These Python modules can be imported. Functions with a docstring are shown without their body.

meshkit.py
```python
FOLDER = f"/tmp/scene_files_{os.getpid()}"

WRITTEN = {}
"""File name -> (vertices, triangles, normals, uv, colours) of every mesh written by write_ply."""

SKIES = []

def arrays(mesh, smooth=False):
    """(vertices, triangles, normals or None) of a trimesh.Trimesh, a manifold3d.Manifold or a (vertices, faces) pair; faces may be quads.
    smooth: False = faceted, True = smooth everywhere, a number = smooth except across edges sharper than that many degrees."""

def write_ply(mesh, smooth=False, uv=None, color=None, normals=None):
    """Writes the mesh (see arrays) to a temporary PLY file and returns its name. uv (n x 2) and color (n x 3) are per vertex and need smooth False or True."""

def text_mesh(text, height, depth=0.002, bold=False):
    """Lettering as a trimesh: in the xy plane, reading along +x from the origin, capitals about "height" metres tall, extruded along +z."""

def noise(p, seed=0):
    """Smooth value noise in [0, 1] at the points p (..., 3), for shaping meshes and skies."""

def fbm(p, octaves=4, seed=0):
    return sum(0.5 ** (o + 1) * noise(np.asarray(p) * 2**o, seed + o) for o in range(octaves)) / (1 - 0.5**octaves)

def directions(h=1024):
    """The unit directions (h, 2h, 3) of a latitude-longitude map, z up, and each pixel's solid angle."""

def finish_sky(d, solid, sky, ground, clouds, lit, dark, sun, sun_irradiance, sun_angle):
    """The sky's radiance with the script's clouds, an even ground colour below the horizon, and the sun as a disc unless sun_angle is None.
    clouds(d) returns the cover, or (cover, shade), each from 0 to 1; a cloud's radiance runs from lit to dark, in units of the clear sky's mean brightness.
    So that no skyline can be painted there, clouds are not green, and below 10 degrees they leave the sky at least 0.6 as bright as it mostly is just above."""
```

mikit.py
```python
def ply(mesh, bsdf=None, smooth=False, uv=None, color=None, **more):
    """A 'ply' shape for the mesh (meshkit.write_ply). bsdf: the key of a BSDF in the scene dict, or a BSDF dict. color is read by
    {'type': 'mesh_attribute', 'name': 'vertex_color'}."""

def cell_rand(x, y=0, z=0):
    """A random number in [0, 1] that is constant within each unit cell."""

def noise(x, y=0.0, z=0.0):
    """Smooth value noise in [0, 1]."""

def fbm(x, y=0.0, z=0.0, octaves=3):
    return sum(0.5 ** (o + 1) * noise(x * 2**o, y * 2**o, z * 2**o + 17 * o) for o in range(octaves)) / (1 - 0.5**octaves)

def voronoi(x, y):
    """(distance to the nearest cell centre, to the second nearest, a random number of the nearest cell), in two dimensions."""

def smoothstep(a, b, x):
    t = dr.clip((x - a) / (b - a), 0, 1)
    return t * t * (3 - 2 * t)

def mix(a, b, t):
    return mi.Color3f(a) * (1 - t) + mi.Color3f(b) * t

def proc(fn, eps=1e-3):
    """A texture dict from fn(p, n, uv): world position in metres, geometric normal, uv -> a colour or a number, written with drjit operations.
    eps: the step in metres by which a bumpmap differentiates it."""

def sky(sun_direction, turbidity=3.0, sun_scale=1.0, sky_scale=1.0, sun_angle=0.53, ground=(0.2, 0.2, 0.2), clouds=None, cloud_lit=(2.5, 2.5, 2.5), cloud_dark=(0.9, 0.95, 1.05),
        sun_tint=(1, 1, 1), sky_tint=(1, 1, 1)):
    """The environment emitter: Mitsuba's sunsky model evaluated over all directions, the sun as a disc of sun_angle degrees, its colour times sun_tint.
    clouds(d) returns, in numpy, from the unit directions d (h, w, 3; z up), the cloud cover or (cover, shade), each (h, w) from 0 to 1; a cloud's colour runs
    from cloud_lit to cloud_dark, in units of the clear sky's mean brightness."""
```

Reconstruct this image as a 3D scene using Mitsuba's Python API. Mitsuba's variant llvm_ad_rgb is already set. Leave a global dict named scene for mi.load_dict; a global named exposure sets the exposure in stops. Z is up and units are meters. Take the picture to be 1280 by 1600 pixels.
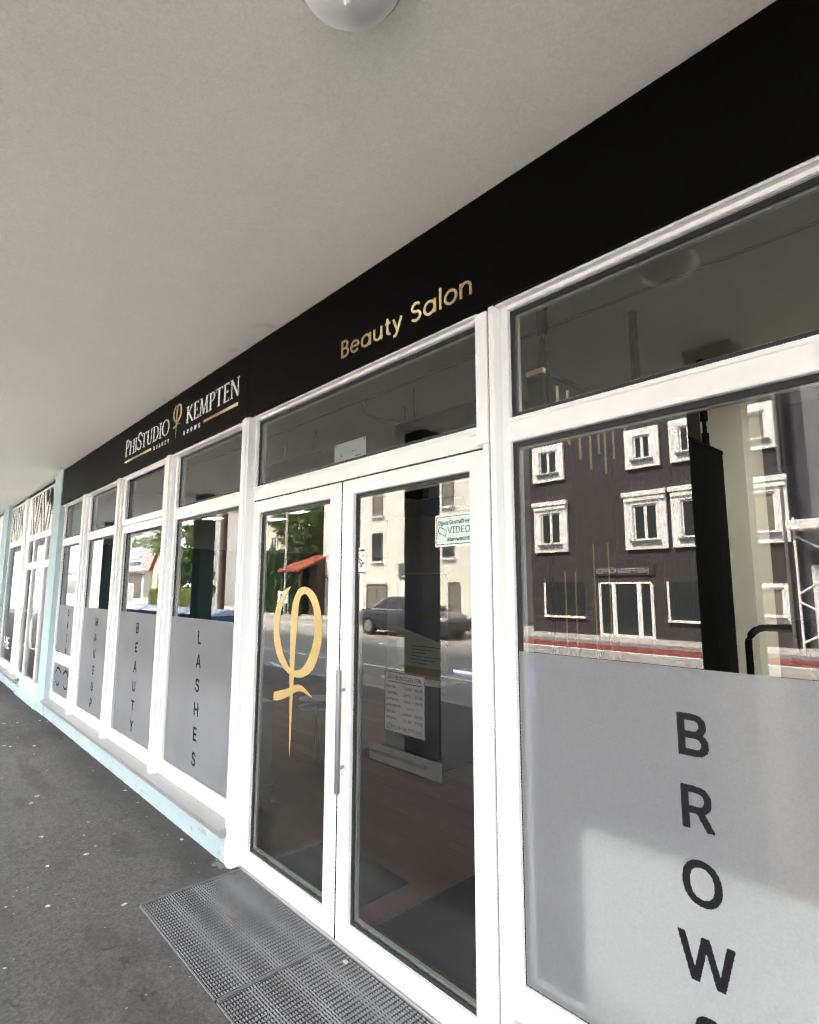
import math, random
import numpy as np, trimesh, mitsuba as mi, drjit as dr
import mikit, meshkit
from shapely.geometry import Polygon, LineString, box as sbox
from shapely.ops import unary_union
from shapely import affinity

# ---------------------------------------------------------------- camera, sky, exposure
YAW, PITCH, ROLL, FOC = math.radians(47.169), math.radians(7.7405), math.radians(0.0787), 873.2
CAM = np.array([0, -1.7, 1.655])
fw = np.array([-math.sin(YAW) * math.cos(PITCH), math.cos(YAW) * math.cos(PITCH), math.sin(PITCH)])
rt = np.cross(fw, [0, 0, 1]); rt /= np.linalg.norm(rt)
up = np.cross(rt, fw)
up = -math.sin(ROLL) * rt + math.cos(ROLL) * up
T = mi.ScalarTransform4f
scene = {}
labels = {}
scene['camera'] = {'type': 'perspective', 'fov': 2 * math.degrees(math.atan(640 / FOC)), 'fov_axis': 'x', 'near_clip': 0.02, 'far_clip': 3000.0,
                   'to_world': T().look_at(origin=CAM.tolist(), target=(CAM + fw).tolist(), up=up.tolist())}


def overcast(d):
    n = meshkit.fbm(d * 3.0 + 5, 4, 3)
    return np.clip(0.94 + 0.12 * (n - 0.5), 0, 1), np.clip((n - 0.35) * 1.2, 0, 0.7)


scene['sky'] = mikit.sky((-0.25, 0.55, 0.80), turbidity=4, sun_scale=1.0, sun_angle=10, sun_tint=(0.93, 1.0, 1.10), sky_scale=1.0, clouds=overcast,
                         cloud_lit=(2.34, 2.38, 2.42), cloud_dark=(1.5, 1.56, 1.68))
exposure = 4.75

# ---------------------------------------------------------------- materials
rnd = random.Random(7)
nrs = np.random.RandomState(11)


def M(key, color, rough=0.5, metal=0.0, spec=0.5, bump=None, **kw):
    b = {'type': 'principled', 'base_color': color if isinstance(color, dict) else {'type': 'rgb', 'value': list(color)}, 'roughness': rough, 'metallic': metal, 'specular': spec, **kw}
    if bump:
        b = {'type': 'bumpmap', 'scale': 1.0, 'arbitrary': bump, 'bsdf': b}
    scene[key] = {'type': 'twosided', 'bsdf': b}
    return key


WHITE = M('mat_white_aluminium', (0.80, 0.80, 0.79), 0.32)
GASKET = M('mat_rubber_gasket', (0.012, 0.012, 0.013), 0.5)
SPACER = M('mat_glazing_spacer', (0.5, 0.55, 0.5), 0.4)
# coated double glazing: part clear glass, part the faint mirror of its metal coating
scene['mat_glass'] = {'type': 'blendbsdf', 'weight': 0.4, 'clear': {'type': 'thindielectric', 'int_ior': 1.55, 'ext_ior': 1.0},
                      'coating': {'type': 'conductor', 'material': 'none', 'specular_reflectance': {'type': 'rgb', 'value': [0.155, 0.155, 0.155]}}}
GLASS = 'mat_glass'


def film_col(p, n, uv):
    return mi.Color3f(0.675, 0.685, 0.73) * (0.955 + 0.09 * mikit.noise(p.x * 210, p.z * 210, 0))


scene['mat_frost_film'] = {'type': 'principledthin', 'base_color': mikit.proc(film_col), 'roughness': 0.36, 'spec_trans': 0.58, 'diff_trans': 0.75, 'eta': 1.3}
FILM = 'mat_frost_film'
INK = M('mat_dark_vinyl', (0.012, 0.012, 0.014), 0.55, spec=0.2)
BLACKSIGN = M('mat_black_sign_panel', (0.0016, 0.0016, 0.0016), 0.5, spec=0.05)


def gold_col(p, n, uv):
    g = mikit.fbm(p.x * 5, p.y * 5, p.z * 5, 2)
    return mikit.mix((0.52, 0.34, 0.12), (0.66, 0.48, 0.21), g)


GOLD = M('mat_gold_vinyl', mikit.proc(gold_col), 0.38, metal=0.35)


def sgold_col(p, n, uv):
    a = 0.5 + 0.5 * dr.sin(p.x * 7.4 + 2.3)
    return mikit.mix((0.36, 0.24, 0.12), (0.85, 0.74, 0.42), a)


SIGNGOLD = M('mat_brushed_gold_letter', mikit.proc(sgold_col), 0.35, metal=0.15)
SIGNWHITE = M('mat_white_letter', (0.82, 0.82, 0.80), 0.4)


def plaster_bump(p, n, uv):
    return 0.0012 * mikit.noise(p.x * 130, p.y * 130, p.z * 130) + 0.0009 * mikit.noise(p.x * 70, p.y * 70, p.z * 70) + 0.004 * mikit.noise(p.x * 1.3, p.y * 1.3, 0)


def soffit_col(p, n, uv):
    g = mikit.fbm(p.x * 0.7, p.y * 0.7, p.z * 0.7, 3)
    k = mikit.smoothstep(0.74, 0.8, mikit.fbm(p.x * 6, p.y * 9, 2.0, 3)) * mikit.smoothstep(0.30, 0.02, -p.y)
    grain_shade = 0.925 + 0.115 * mikit.noise(p.x * 190, p.y * 190, 1.0) + 0.035 * mikit.noise(p.x * 85, p.y * 85, 4.0)  # fine noise puts the tiny shading of the roughcast into the colour
    return mikit.mix(mikit.mix((0.90, 0.885, 0.805), (0.86, 0.85, 0.77), g) * grain_shade, (0.42, 0.41, 0.36), k * 0.35)


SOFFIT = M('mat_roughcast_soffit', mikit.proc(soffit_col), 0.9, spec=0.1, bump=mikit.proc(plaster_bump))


def teal_col(p, n, uv):
    g = mikit.fbm(p.x * 2, p.y * 2, p.z * 2, 3)
    d = mikit.smoothstep(0.6, 0.78, mikit.fbm(p.x * 14, p.y * 14, p.z * 22, 3)) * mikit.smoothstep(0.22, 0.0, p.z)
    c = mikit.mix((0.43, 0.54, 0.555), (0.385, 0.485, 0.50), g)
    chip = mikit.smoothstep(0.70, 0.74, mikit.fbm(p.x * 9 + 4, p.y * 9, p.z * 16, 3)) * mikit.smoothstep(0.25, 0.1, p.z)
    return mikit.mix(mikit.mix(c, (0.24, 0.27, 0.27), d * 0.5), (0.52, 0.60, 0.60), chip * 0.6)


TEAL = M('mat_pale_teal_plaster', mikit.proc(teal_col), 0.8, spec=0.2, bump=mikit.proc(plaster_bump))
SILLMETAL = M('mat_sill_aluminium', (0.33, 0.33, 0.33), 0.38, metal=0.25)


def pave_col(p, n, uv):
    big = mikit.fbm(p.x * 0.9, p.y * 1.6, 3.0, 4)
    mid = mikit.fbm(p.x * 5, p.y * 7, 1.0, 3)
    fine = mikit.noise(p.x * 160, p.y * 160, 0.0)
    c = mikit.mix((0.072, 0.070, 0.068), (0.118, 0.116, 0.112), big * 0.75 + 0.25 * mid)
    c = c * (0.56 + 0.44 * fine + 0.30 * mikit.noise(p.x * 75, p.y * 75, 2.0))
    wear = mikit.smoothstep(0.55, 0.75, mikit.fbm(p.x * 2.2 + 9, p.y * 5, 0.0, 4))
    c = mikit.mix(c, (0.042, 0.040, 0.039), wear * 0.32)
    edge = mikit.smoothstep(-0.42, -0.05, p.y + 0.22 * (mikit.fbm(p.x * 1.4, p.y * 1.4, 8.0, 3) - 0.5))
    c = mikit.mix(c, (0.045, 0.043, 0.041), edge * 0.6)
    # trodden gum: dark and pale flattened blobs
    d1, _, w1 = mikit.voronoi(p.x * 3.1 + 0.35 * mikit.noise(p.x * 30, p.y * 30, 5), p.y * 3.1 + 0.35 * mikit.noise(p.x * 30, p.y * 30, 9))
    c = mikit.mix(c, (0.024, 0.023, 0.022), mikit.smoothstep(0.10, 0.05, d1) * dr.select(w1 < 0.30, 0.38, 0.0))
    d2, _, w2 = mikit.voronoi(p.x * 3.7 + 31.3 + 0.05 * mikit.noise(p.x * 40, p.y * 40, 3), p.y * 3.7 + 7.7 + 0.05 * mikit.noise(p.x * 40, p.y * 40, 7))
    c = mikit.mix(c, (0.52, 0.51, 0.48), mikit.smoothstep(0.055, 0.045, d2) * dr.select(w2 > 0.83, 0.85, 0.0))
    d3, _, w3 = mikit.voronoi(p.x * 9.7 + 3, p.y * 9.7)
    c = mikit.mix(c, (0.50, 0.49, 0.46), mikit.smoothstep(0.085, 0.06, d3) * dr.select(w3 > 0.965, 0.6, 0.0))
    d4, _, w4 = mikit.voronoi(p.x * 23 + 3, p.y * 23)
    return mikit.mix(c, (0.40, 0.39, 0.37), mikit.smoothstep(0.13, 0.08, d4) * dr.select(w4 > 0.965, 0.5, 0.0))


def pave_bump(p, n, uv):
    return 0.0016 * mikit.noise(p.x * 130, p.y * 130, 0) + 0.0022 * mikit.noise(p.x * 45, p.y * 45, 4) + 0.012 * mikit.fbm(p.x * 3.5, p.y * 3.5, 0, 2)


PILLARM = M('mat_dark_pillar_paint', (0.022, 0.026, 0.026), 0.7, spec=0.2)
PAVE = M('mat_worn_asphalt', mikit.proc(pave_col), 0.85, spec=0.25, bump=mikit.proc(pave_bump))


def road_col(p, n, uv):
    g = mikit.fbm(p.x * 0.3, p.y * 1.1, 0.0, 4)
    return mikit.mix((0.15, 0.148, 0.14), (0.24, 0.235, 0.22), g) * (0.85 + 0.3 * mikit.noise(p.x * 40, p.y * 40, 0))


ROAD = M('mat_road_asphalt', mikit.proc(road_col), 0.8, spec=0.3)
RED = M('mat_red_lane', (0.13, 0.030, 0.028), 0.8)
PAINT = M('mat_road_paint', (0.72, 0.72, 0.70), 0.7)
FARPAVE = M('mat_far_paving', (0.26, 0.25, 0.24), 0.85)
GROUND = M('mat_ground', (0.16, 0.16, 0.145), 0.9)
STEEL = M('mat_galvanised_steel', (0.27, 0.27, 0.28), 0.4, metal=0.3)


def grate_col(p, n, uv):
    d = mikit.fbm(p.x * 4, p.y * 9, 2.0, 3)
    return mikit.mix((0.33, 0.33, 0.34), (0.10, 0.095, 0.09), mikit.smoothstep(0.45, 0.75, d) * 0.28)


GRATE = M('mat_worn_grating', mikit.proc(grate_col), 0.4, metal=0.3)
STEELBAR = M('mat_grating_cross_bar', (0.03, 0.03, 0.032), 0.5)
STEELFRAME = M('mat_dull_steel', (0.20, 0.20, 0.21), 0.45, metal=0.5)
PIT = M('mat_mat_well', (0.02, 0.02, 0.021), 0.8)
BRUSHED = M('mat_brushed_steel', (0.42, 0.42, 0.43), 0.3, metal=0.85)
LAMPGLASS = M('mat_opal_lamp_plastic', (0.86, 0.87, 0.86), 0.22)
LAMPBASE = M('mat_lamp_base', (0.55, 0.54, 0.5), 0.5)
DIRT = M('mat_crumbled_mortar', (0.15, 0.14, 0.115), 0.95)
LEAFLITTER = M('mat_dry_leaf', (0.25, 0.17, 0.11), 0.8)
CHIP = M('mat_white_chip', (0.40, 0.39, 0.35), 0.8)
# interior
INWALL = M('mat_interior_paint', (0.36, 0.36, 0.31), 0.85, spec=0.2)
INCEIL = M('mat_interior_ceiling', (0.36, 0.36, 0.31), 0.9, spec=0.1)
INBEIGE = M('mat_beige_wall', (0.76, 0.735, 0.575), 0.8, spec=0.2)
INTEAL = M('mat_dark_teal_wall', (0.012, 0.055, 0.065), 0.6)


def wood_col(p, n, uv):
    r = mikit.cell_rand(dr.floor(p.x * 1.1 + 0.37 * dr.floor(p.y / 0.14)), dr.floor(p.y / 0.14), 0)
    g = mikit.fbm(p.x * 3, p.y * 60, r * 9, 3)
    return mikit.mix((0.14, 0.092, 0.066), (0.23, 0.155, 0.112), g * 0.6 + r * 0.4)


WOOD = M('mat_brown_floorboards', mikit.proc(wood_col), 0.4)
BLACK = M('mat_matt_black', (0.003, 0.003, 0.0033), 0.6, spec=0.06)
DARKMAT = M('mat_dark_doormat', (0.018, 0.022, 0.03), 0.95)
TEALRUG = M('mat_teal_rug', (0.012, 0.045, 0.055), 0.95)
INWHITE = M('mat_white_furniture', (0.86, 0.88, 0.80), 0.45)
CABWHITE = M('mat_pale_green_white_board', (0.70, 0.74, 0.62), 0.5)
GREYCAB = M('mat_grey_furniture', (0.36, 0.37, 0.35), 0.5)
INDARK = M('mat_dark_interior_wall', (0.05, 0.05, 0.055), 0.8, spec=0.2)
DIMPAPER = M('mat_grey_banner_paper', (0.24, 0.25, 0.22), 0.6)
BRASS = M('mat_brass_slat', (0.62, 0.50, 0.27), 0.3, metal=0.4)
BRASSDIM = M('mat_aged_brass_strip', (0.30, 0.24, 0.13), 0.45, metal=0.3)
NAVY = M('mat_navy_print', (0.012, 0.016, 0.045), 0.4)
SKINPRINT = M('mat_dim_skin_print', (0.04, 0.026, 0.024), 0.5)
OCHRE = M('mat_ochre_print', (0.16, 0.12, 0.05), 0.5)
PAPER = M('mat_paper', (0.70, 0.78, 0.74), 0.6)
WHITEPAPER = M('mat_white_sticker', (0.80, 0.79, 0.78), 0.5)
GREYPAPER = M('mat_grey_sticker', (0.080, 0.075, 0.075), 0.5)
DIMSTRIP = M('mat_dim_grey_strip', (0.034, 0.032, 0.031), 0.5)
PALEGREEN = M('mat_pale_green_sticker', (0.60, 0.74, 0.68), 0.5)
MAROON = M('mat_maroon_print', (0.28, 0.03, 0.06), 0.5)
CLEARP = M('mat_translucent_white', (0.45, 0.46, 0.46), 0.25)
# across the street
DARKREN = M('mat_charcoal_render', (0.058, 0.054, 0.055), 0.9, spec=0.2)
PLUM = M('mat_slate_render', (0.075, 0.075, 0.090), 0.9, spec=0.2)
TAUPE = M('mat_taupe_render', (0.13, 0.115, 0.095), 0.9, spec=0.2)


def cream_col(p, n, uv):
    return mikit.mix((0.77, 0.755, 0.69), (0.70, 0.685, 0.62), mikit.fbm(p.x * 0.6, p.y, p.z * 0.4, 3))


CREAM = M('mat_cream_render', mikit.proc(cream_col), 0.9, spec=0.2)
BEIGEREN = M('mat_beige_render', (0.62, 0.56, 0.42), 0.9, spec=0.2)
YELLOWREN = M('mat_yellow_render', (0.64, 0.54, 0.33), 0.9, spec=0.2)
PANE = M('mat_dark_window_pane', (0.035, 0.04, 0.04), 0.08)
PANEOLIVE = M('mat_curtained_pane', (0.20, 0.19, 0.15), 0.12)
TRIM = M('mat_white_trim', (0.82, 0.82, 0.80), 0.6)


def tile_col(p, n, uv):
    return mikit.mix((0.24, 0.055, 0.025), (0.17, 0.04, 0.02), mikit.noise(p.x * 5, p.y * 5, p.z * 9))


TILE = M('mat_red_roof_tile', mikit.proc(tile_col), 0.8)
ROOFGREY = M('mat_grey_roof', (0.10, 0.09, 0.085), 0.8)
BARK = M('mat_bark', (0.09, 0.07, 0.05), 0.9)
TIMBER = M('mat_dark_timber', (0.06, 0.03, 0.022), 0.8)


def leafmat(key, a, b):
    def f(p, n, uv):
        return mikit.mix(a, b, mikit.noise(p.x * 1.7, p.y * 1.7, p.z * 1.7))
    return M(key, mikit.proc(f), 0.6, spec=0.3)


LEAFD = leafmat('mat_dark_foliage', (0.022, 0.045, 0.014), (0.05, 0.085, 0.025))
LEAFM = leafmat('mat_green_foliage', (0.055, 0.105, 0.022), (0.11, 0.17, 0.045))
LEAFY = leafmat('mat_yellow_green_foliage', (0.13, 0.16, 0.025), (0.21, 0.235, 0.045))
CARPAINT = M('mat_dark_car_paint', (0.035, 0.035, 0.040), 0.2, clearcoat=1.0, clearcoat_gloss=0.95)
CARGLASS = M('mat_car_glass', (0.02, 0.022, 0.024), 0.06)
CHROME = M('mat_chrome', (0.75, 0.75, 0.75), 0.15, metal=1.0)
TYRE = M('mat_tyre', (0.02, 0.02, 0.02), 0.85)
LAMPCLEAR = M('mat_headlamp', (0.6, 0.62, 0.65), 0.1)
BLUEBIN = M('mat_blue_plastic', (0.045, 0.10, 0.30), 0.28)
BLUELID = M('mat_sky_sheen_lid', (0.42, 0.50, 0.72), 0.2)  # blue lid plastic with its sky reflection put into the colour
BLUEBIN2 = M('mat_dark_blue_plastic', (0.02, 0.04, 0.16), 0.4)
GALV = M('mat_grey_pole', (0.5, 0.5, 0.5), 0.5, metal=0.2)
BLUESIGN = M('mat_blue_sign', (0.03, 0.10, 0.42), 0.4)


def zebra_col(p, n, uv):
    # printed chevrons with a wavering edge
    u = p.x * 1.0 + 100.0
    a = dr.abs(u - dr.floor(u / 0.86) * 0.86 - 0.43)
    t = (p.z * 0.62 - a * 1.7 + 0.04 * mikit.noise(p.x * 7, 0, p.z * 7)) / 0.36
    s = t - dr.floor(t)
    return mikit.mix((0.03, 0.03, 0.035), (0.74, 0.73, 0.70), mikit.smoothstep(0.42, 0.50, s) * mikit.smoothstep(1.0, 0.92, s))


ZEBRA = M('mat_zebra_print', mikit.proc(zebra_col), 0.4)

# ---------------------------------------------------------------- helpers


def key_of(name, parent=None):
    base = f'{parent}__{name}' if parent else name
    k, i = base, 0
    while k in scene or k in labels:
        i += 1
        k = f'{base}_{i:03d}'
    return k


def obj(name, mesh, mat, parent=None, label=None, cat=None, group=None, kind=None, smooth=False, **kw):
    k = key_of(name, parent)
    if isinstance(mesh, list):
        mesh = trimesh.util.concatenate(mesh)
    scene[k] = mikit.ply(mesh, mat, smooth=smooth, **kw)
    d = {}
    if label: d['label'] = label
    if cat: d['category'] = cat
    if group: d['group'] = group
    if kind: d['kind'] = kind
    if d: labels[k] = d
    return k


def thing(name, label, cat, group=None):
    k = key_of(name)
    labels[k] = {'label': label, 'category': cat}
    if group: labels[k]['group'] = group
    return k


def part(name, parent, label=None):
    """A part that only holds sub-parts."""
    k = key_of(name, parent)
    labels[k] = {'label': label} if label else {}
    return k


def B(x0, x1, y0, y1, z0, z1):
    x0, x1 = min(x0, x1), max(x0, x1); y0, y1 = min(y0, y1), max(y0, y1); z0, z1 = min(z0, z1), max(z0, z1)
    m = trimesh.creation.box((x1 - x0, y1 - y0, z1 - z0))
    m.apply_translation(((x0 + x1) / 2, (y0 + y1) / 2, (z0 + z1) / 2))
    return m


def C(x0, x1, y0, y1, z0, z1, c=0.003):
    """A box with chamfered edges."""
    x0, x1 = min(x0, x1), max(x0, x1); y0, y1 = min(y0, y1), max(y0, y1); z0, z1 = min(z0, z1), max(z0, z1)
    c = min(c, (x1 - x0) / 3, (y1 - y0) / 3, (z1 - z0) / 3)
    pts = []
    for a in (0, 1):
        for b in (0, 1):
            for d in (0, 1):
                p = [(x0, x1)[a], (y0, y1)[b], (z0, z1)[d]]
                s = [(1, -1)[a] * c, (1, -1)[b] * c, (1, -1)[d] * c]
                for k in range(3):
                    q = [p[j] + (0 if j == k else s[j]) for j in range(3)]
                    pts.append(q)
    return trimesh.convex.convex_hull(np.array(pts))


def Frame(x0, x1, z0, z1, y0, y1, w, wb=None, wt=None, c=0.003):
    wb, wt = wb or w, wt or w
    return [C(x0, x0 + w, y0, y1, z0, z1, c), C(x1 - w, x1, y0, y1, z0, z1, c),
            C(x0 + w, x1 - w, y0, y1, z0, z0 + wb, c), C(x0 + w, x1 - w, y0, y1, z1 - wt, z1, c)]


def cyl(p0, p1, r, sides=16):
    return trimesh.creation.cylinder(radius=r, segment=[p0, p1], sections=sides)


def tube(pts, r, sides=10):
    v, f = [], []
    P = np.array(pts, float)
    t = np.gradient(P, axis=0); t /= np.linalg.norm(t, axis=1, keepdims=True)
    for i in range(len(P)):
        ref = np.array([0, 0, 1.0]) if abs(t[i][2]) < 0.9 else np.array([0, 1.0, 0])
        a = np.cross(t[i], ref); a /= np.linalg.norm(a); b = np.cross(t[i], a)
        for k in range(sides):
            an = 2 * math.pi * k / sides
            v.append(P[i] + r * (math.cos(an) * a + math.sin(an) * b))
    for i in range(len(P) - 1):
        for k in range(sides):
            a0, a1 = i * sides + k, i * sides + (k + 1) % sides
            f += [[a0, a1, a1 + sides], [a0, a1 + sides, a0 + sides]]
    m = trimesh.Trimesh(v, f, process=False)
    m.fix_normals()
    return m


def lathe(profile, sections=40):
    return trimesh.creation.revolve(np.array(profile), sections=sections)


def extr(poly, d):
    poly = poly.buffer(0)
    gs = [g for g in getattr(poly, 'geoms', [poly]) if g.area > 1e-9]
    return trimesh.util.concatenate([trimesh.creation.extrude_polygon(g, d, engine='earcut') for g in gs])


FACE = np.array([[1, 0, 0, 0], [0, 0, -1, 0], [0, 1, 0, 0], [0, 0, 0, 1.0]])     # reads from the street side of the arcade
FACEB = np.array([[-1, 0, 0, 0], [0, 0, 1, 0], [0, 1, 0, 0], [0, 0, 0, 1.0]])    # reads from the arcade, on buildings across the street


def onwall(mesh, x, y, z, m=FACE):
    mesh = mesh.copy(); mesh.apply_transform(m); mesh.apply_translation((x, y, z))
    return mesh


def flat(poly, y, d=0.0008, m=FACE):
    """A shapely polygon given in wall coordinates (x, z) as a thin sheet whose back lies at y."""
    me = extr(poly, d)
    me.apply_transform(FACE); me.apply_translation((0, y, 0))
    return me


def fit_text(s, x0, x1, z0, h, y, depth=0.0008, bold=False, m=FACE, stretch=True):
    t = meshkit.text_mesh(s, h, depth, bold)
    if stretch and x1 is not None:
        b = t.bounds
        t.apply_translation((-b[0][0], 0, 0))
        t.apply_scale([abs(x1 - x0) / (b[1][0] - b[0][0]), 1, 1])
    return onwall(t, x0, y, z0, m)


# ---------------------------------------------------------------- ground, pavements, road
def sheet(x0, x1, y0, y1, z):
    return trimesh.Trimesh([[x0, y0, z], [x1, y0, z], [x1, y1, z], [x0, y1, z]], [[0, 1, 2], [0, 2, 3]], process=False)


obj('ground', sheet(-900, 900, -900, 900, -0.16), GROUND, kind='structure')
pav = B(-110, 40, -4.4, -0.0, -0.15, 0.0)
MX0, MXM, MX1, MY0, MY1 = -3.300, -2.362, -1.424, -0.566, -0.008          # the two grating mats sit in wells cut out of the pavement
obj('arcade_pavement', [B(-110, MX0 - 0.012, -4.4, -0.002, -0.15, 0), B(MX1 + 0.012, 40, -4.4, -0.002, -0.15, 0),
                        B(MX0 - 0.012, MX1 + 0.012, -4.4, MY0 - 0.012, -0.15, 0)], PAVE, kind='structure')
obj('kerb', [C(-110 + 1.0 * i, -109.006 + 1.0 * i, -4.55, -4.402, -0.15, 0.004, 0.012) for i in range(70, 150)], FARPAVE, kind='structure')
obj('road', sheet(-400, 120, -15.1, -4.55, -0.10), ROAD, kind='structure')
obj('cycle_lane', sheet(-15.6, 60, -14.95, -13.38, -0.096), RED, kind='structure')
obj('far_pavement', B(-400, 120, -60, -15.1, -0.15, -0.002), FARPAVE, kind='structure')


def mark(x0, x1, y0, y1, sk=0.0):
    return trimesh.Trimesh([[x0, y0, -0.092], [x1, y0 + sk, -0.092], [x1, y1 + sk, -0.092], [x0, y1, -0.092]], [[0, 1, 2], [0, 2, 3]], process=False)


obj('lane_line', [mark(-80, 60, -13.36, -13.2)], PAINT, 'road')
obj('lane_line', [mark(-80, 60, -6.6, -6.48)], PAINT, 'road')
for i in range(9):
    x = -14.1 - 4.55 * i if i else -14.0
    obj('lane_line', [mark(x, x + 1.35, -9.95 - 0.075 * (-14 - x), -9.83 - 0.075 * (-14 - x), 0.1)], PAINT, 'road')
for i in range(3):
    x = -9.6 + 4.6 * i
    obj('lane_line', [mark(x, x + 1.35, -9.8, -9.68)], PAINT, 'road')
obj('parking_mark', [mark(-12.2, -9.4, -5.15, -5.05, 0.8)], PAINT, 'road')
obj('parking_mark', [mark(-11.6, -9.9, -4.78, -4.68, 0.1)], PAINT, 'road')

# ---------------------------------------------------------------- the arcade building and its shopfront
HB = thing('shop_building', 'building with a plastered arcade over a white framed salon shopfront on pale teal base', 'building')
ZC = 3.264                         # soffit height
YF = -0.055                        # front of fascia
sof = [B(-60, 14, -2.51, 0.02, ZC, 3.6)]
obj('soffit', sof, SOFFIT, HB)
obj('upper_wall', [B(-60, 14, -2.50, 9.0, 3.602, 11.5)], TEAL, HB)
obj('fascia_backing', [B(-8.765, 4.0, -0.028, 0.10, 2.772, ZC - 0.003)], BLACK, HB)
for (a, b) in ((-1.41, -1.11), (-4.24, -3.97), (-9.72, -9.40), (-15.42, -15.1), (-20.7, -20.3), (1.7, 2.0), (-26.3, -26.0)):
    obj('pillar', [B(a, b, -2.36, -2.12, 0.001, ZC - 0.002)], PILLARM, HB)
# pilasters left of the salon and further on
obj('pilaster', [B(-9.25, -8.80, -0.062, 0.35, 0.0, ZC - 0.002)], TEAL, HB)
obj('pilaster', [B(-14.1, -13.45, -0.062, 0.35, 0.0, ZC - 0.002)], TEAL, HB)
# plinth with rough lower edge and projecting metal sill
PL = C(-8.798, -3.40, -0.052, 0.15, -0.01, 0.192, 0.006)
obj('plinth', PL, TEAL, HB)
obj('plinth', C(-13.447, -10.98, -0.052, 0.15, -0.01, 0.11, 0.006), TEAL, HB)
obj('doorstep', [C(-10.97, -9.252, -0.075, 0.15, -0.01, 0.09, 0.006)], TEAL, HB)
sill_poly = Polygon([(-0.095, 0.166), (-0.095, 0.196), (-0.088, 0.200), (0.01, 0.218), (0.01, 0.20), (-0.083, 0.186), (-0.083, 0.166)])


def sill(x0, x1):
    m = extr(sill_poly, x1 - x0)          # profile in (y, z), extruded along x
    m.apply_transform(np.array([[0, 0, 1, x0], [1, 0, 0, 0], [0, 1, 0, 0], [0, 0, 0, 1.0]]))
    return m


obj('sill', [sill(-8.79, -3.415), C(-3.418, -3.398, -0.094, 0.005, 0.160, 0.216, 0.004)], SILLMETAL, HB)
obj('sill', [sill(-13.44, -11.05)], SILLMETAL, HB, label=None)

ZT1, ZT0, ZG1, ZF, ZG0 = 2.743, 2.304, 2.2075, 1.427, 0.319     # transom top/bottom, main glass top, film top, main glass bottom
YG = 0.022


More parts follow.
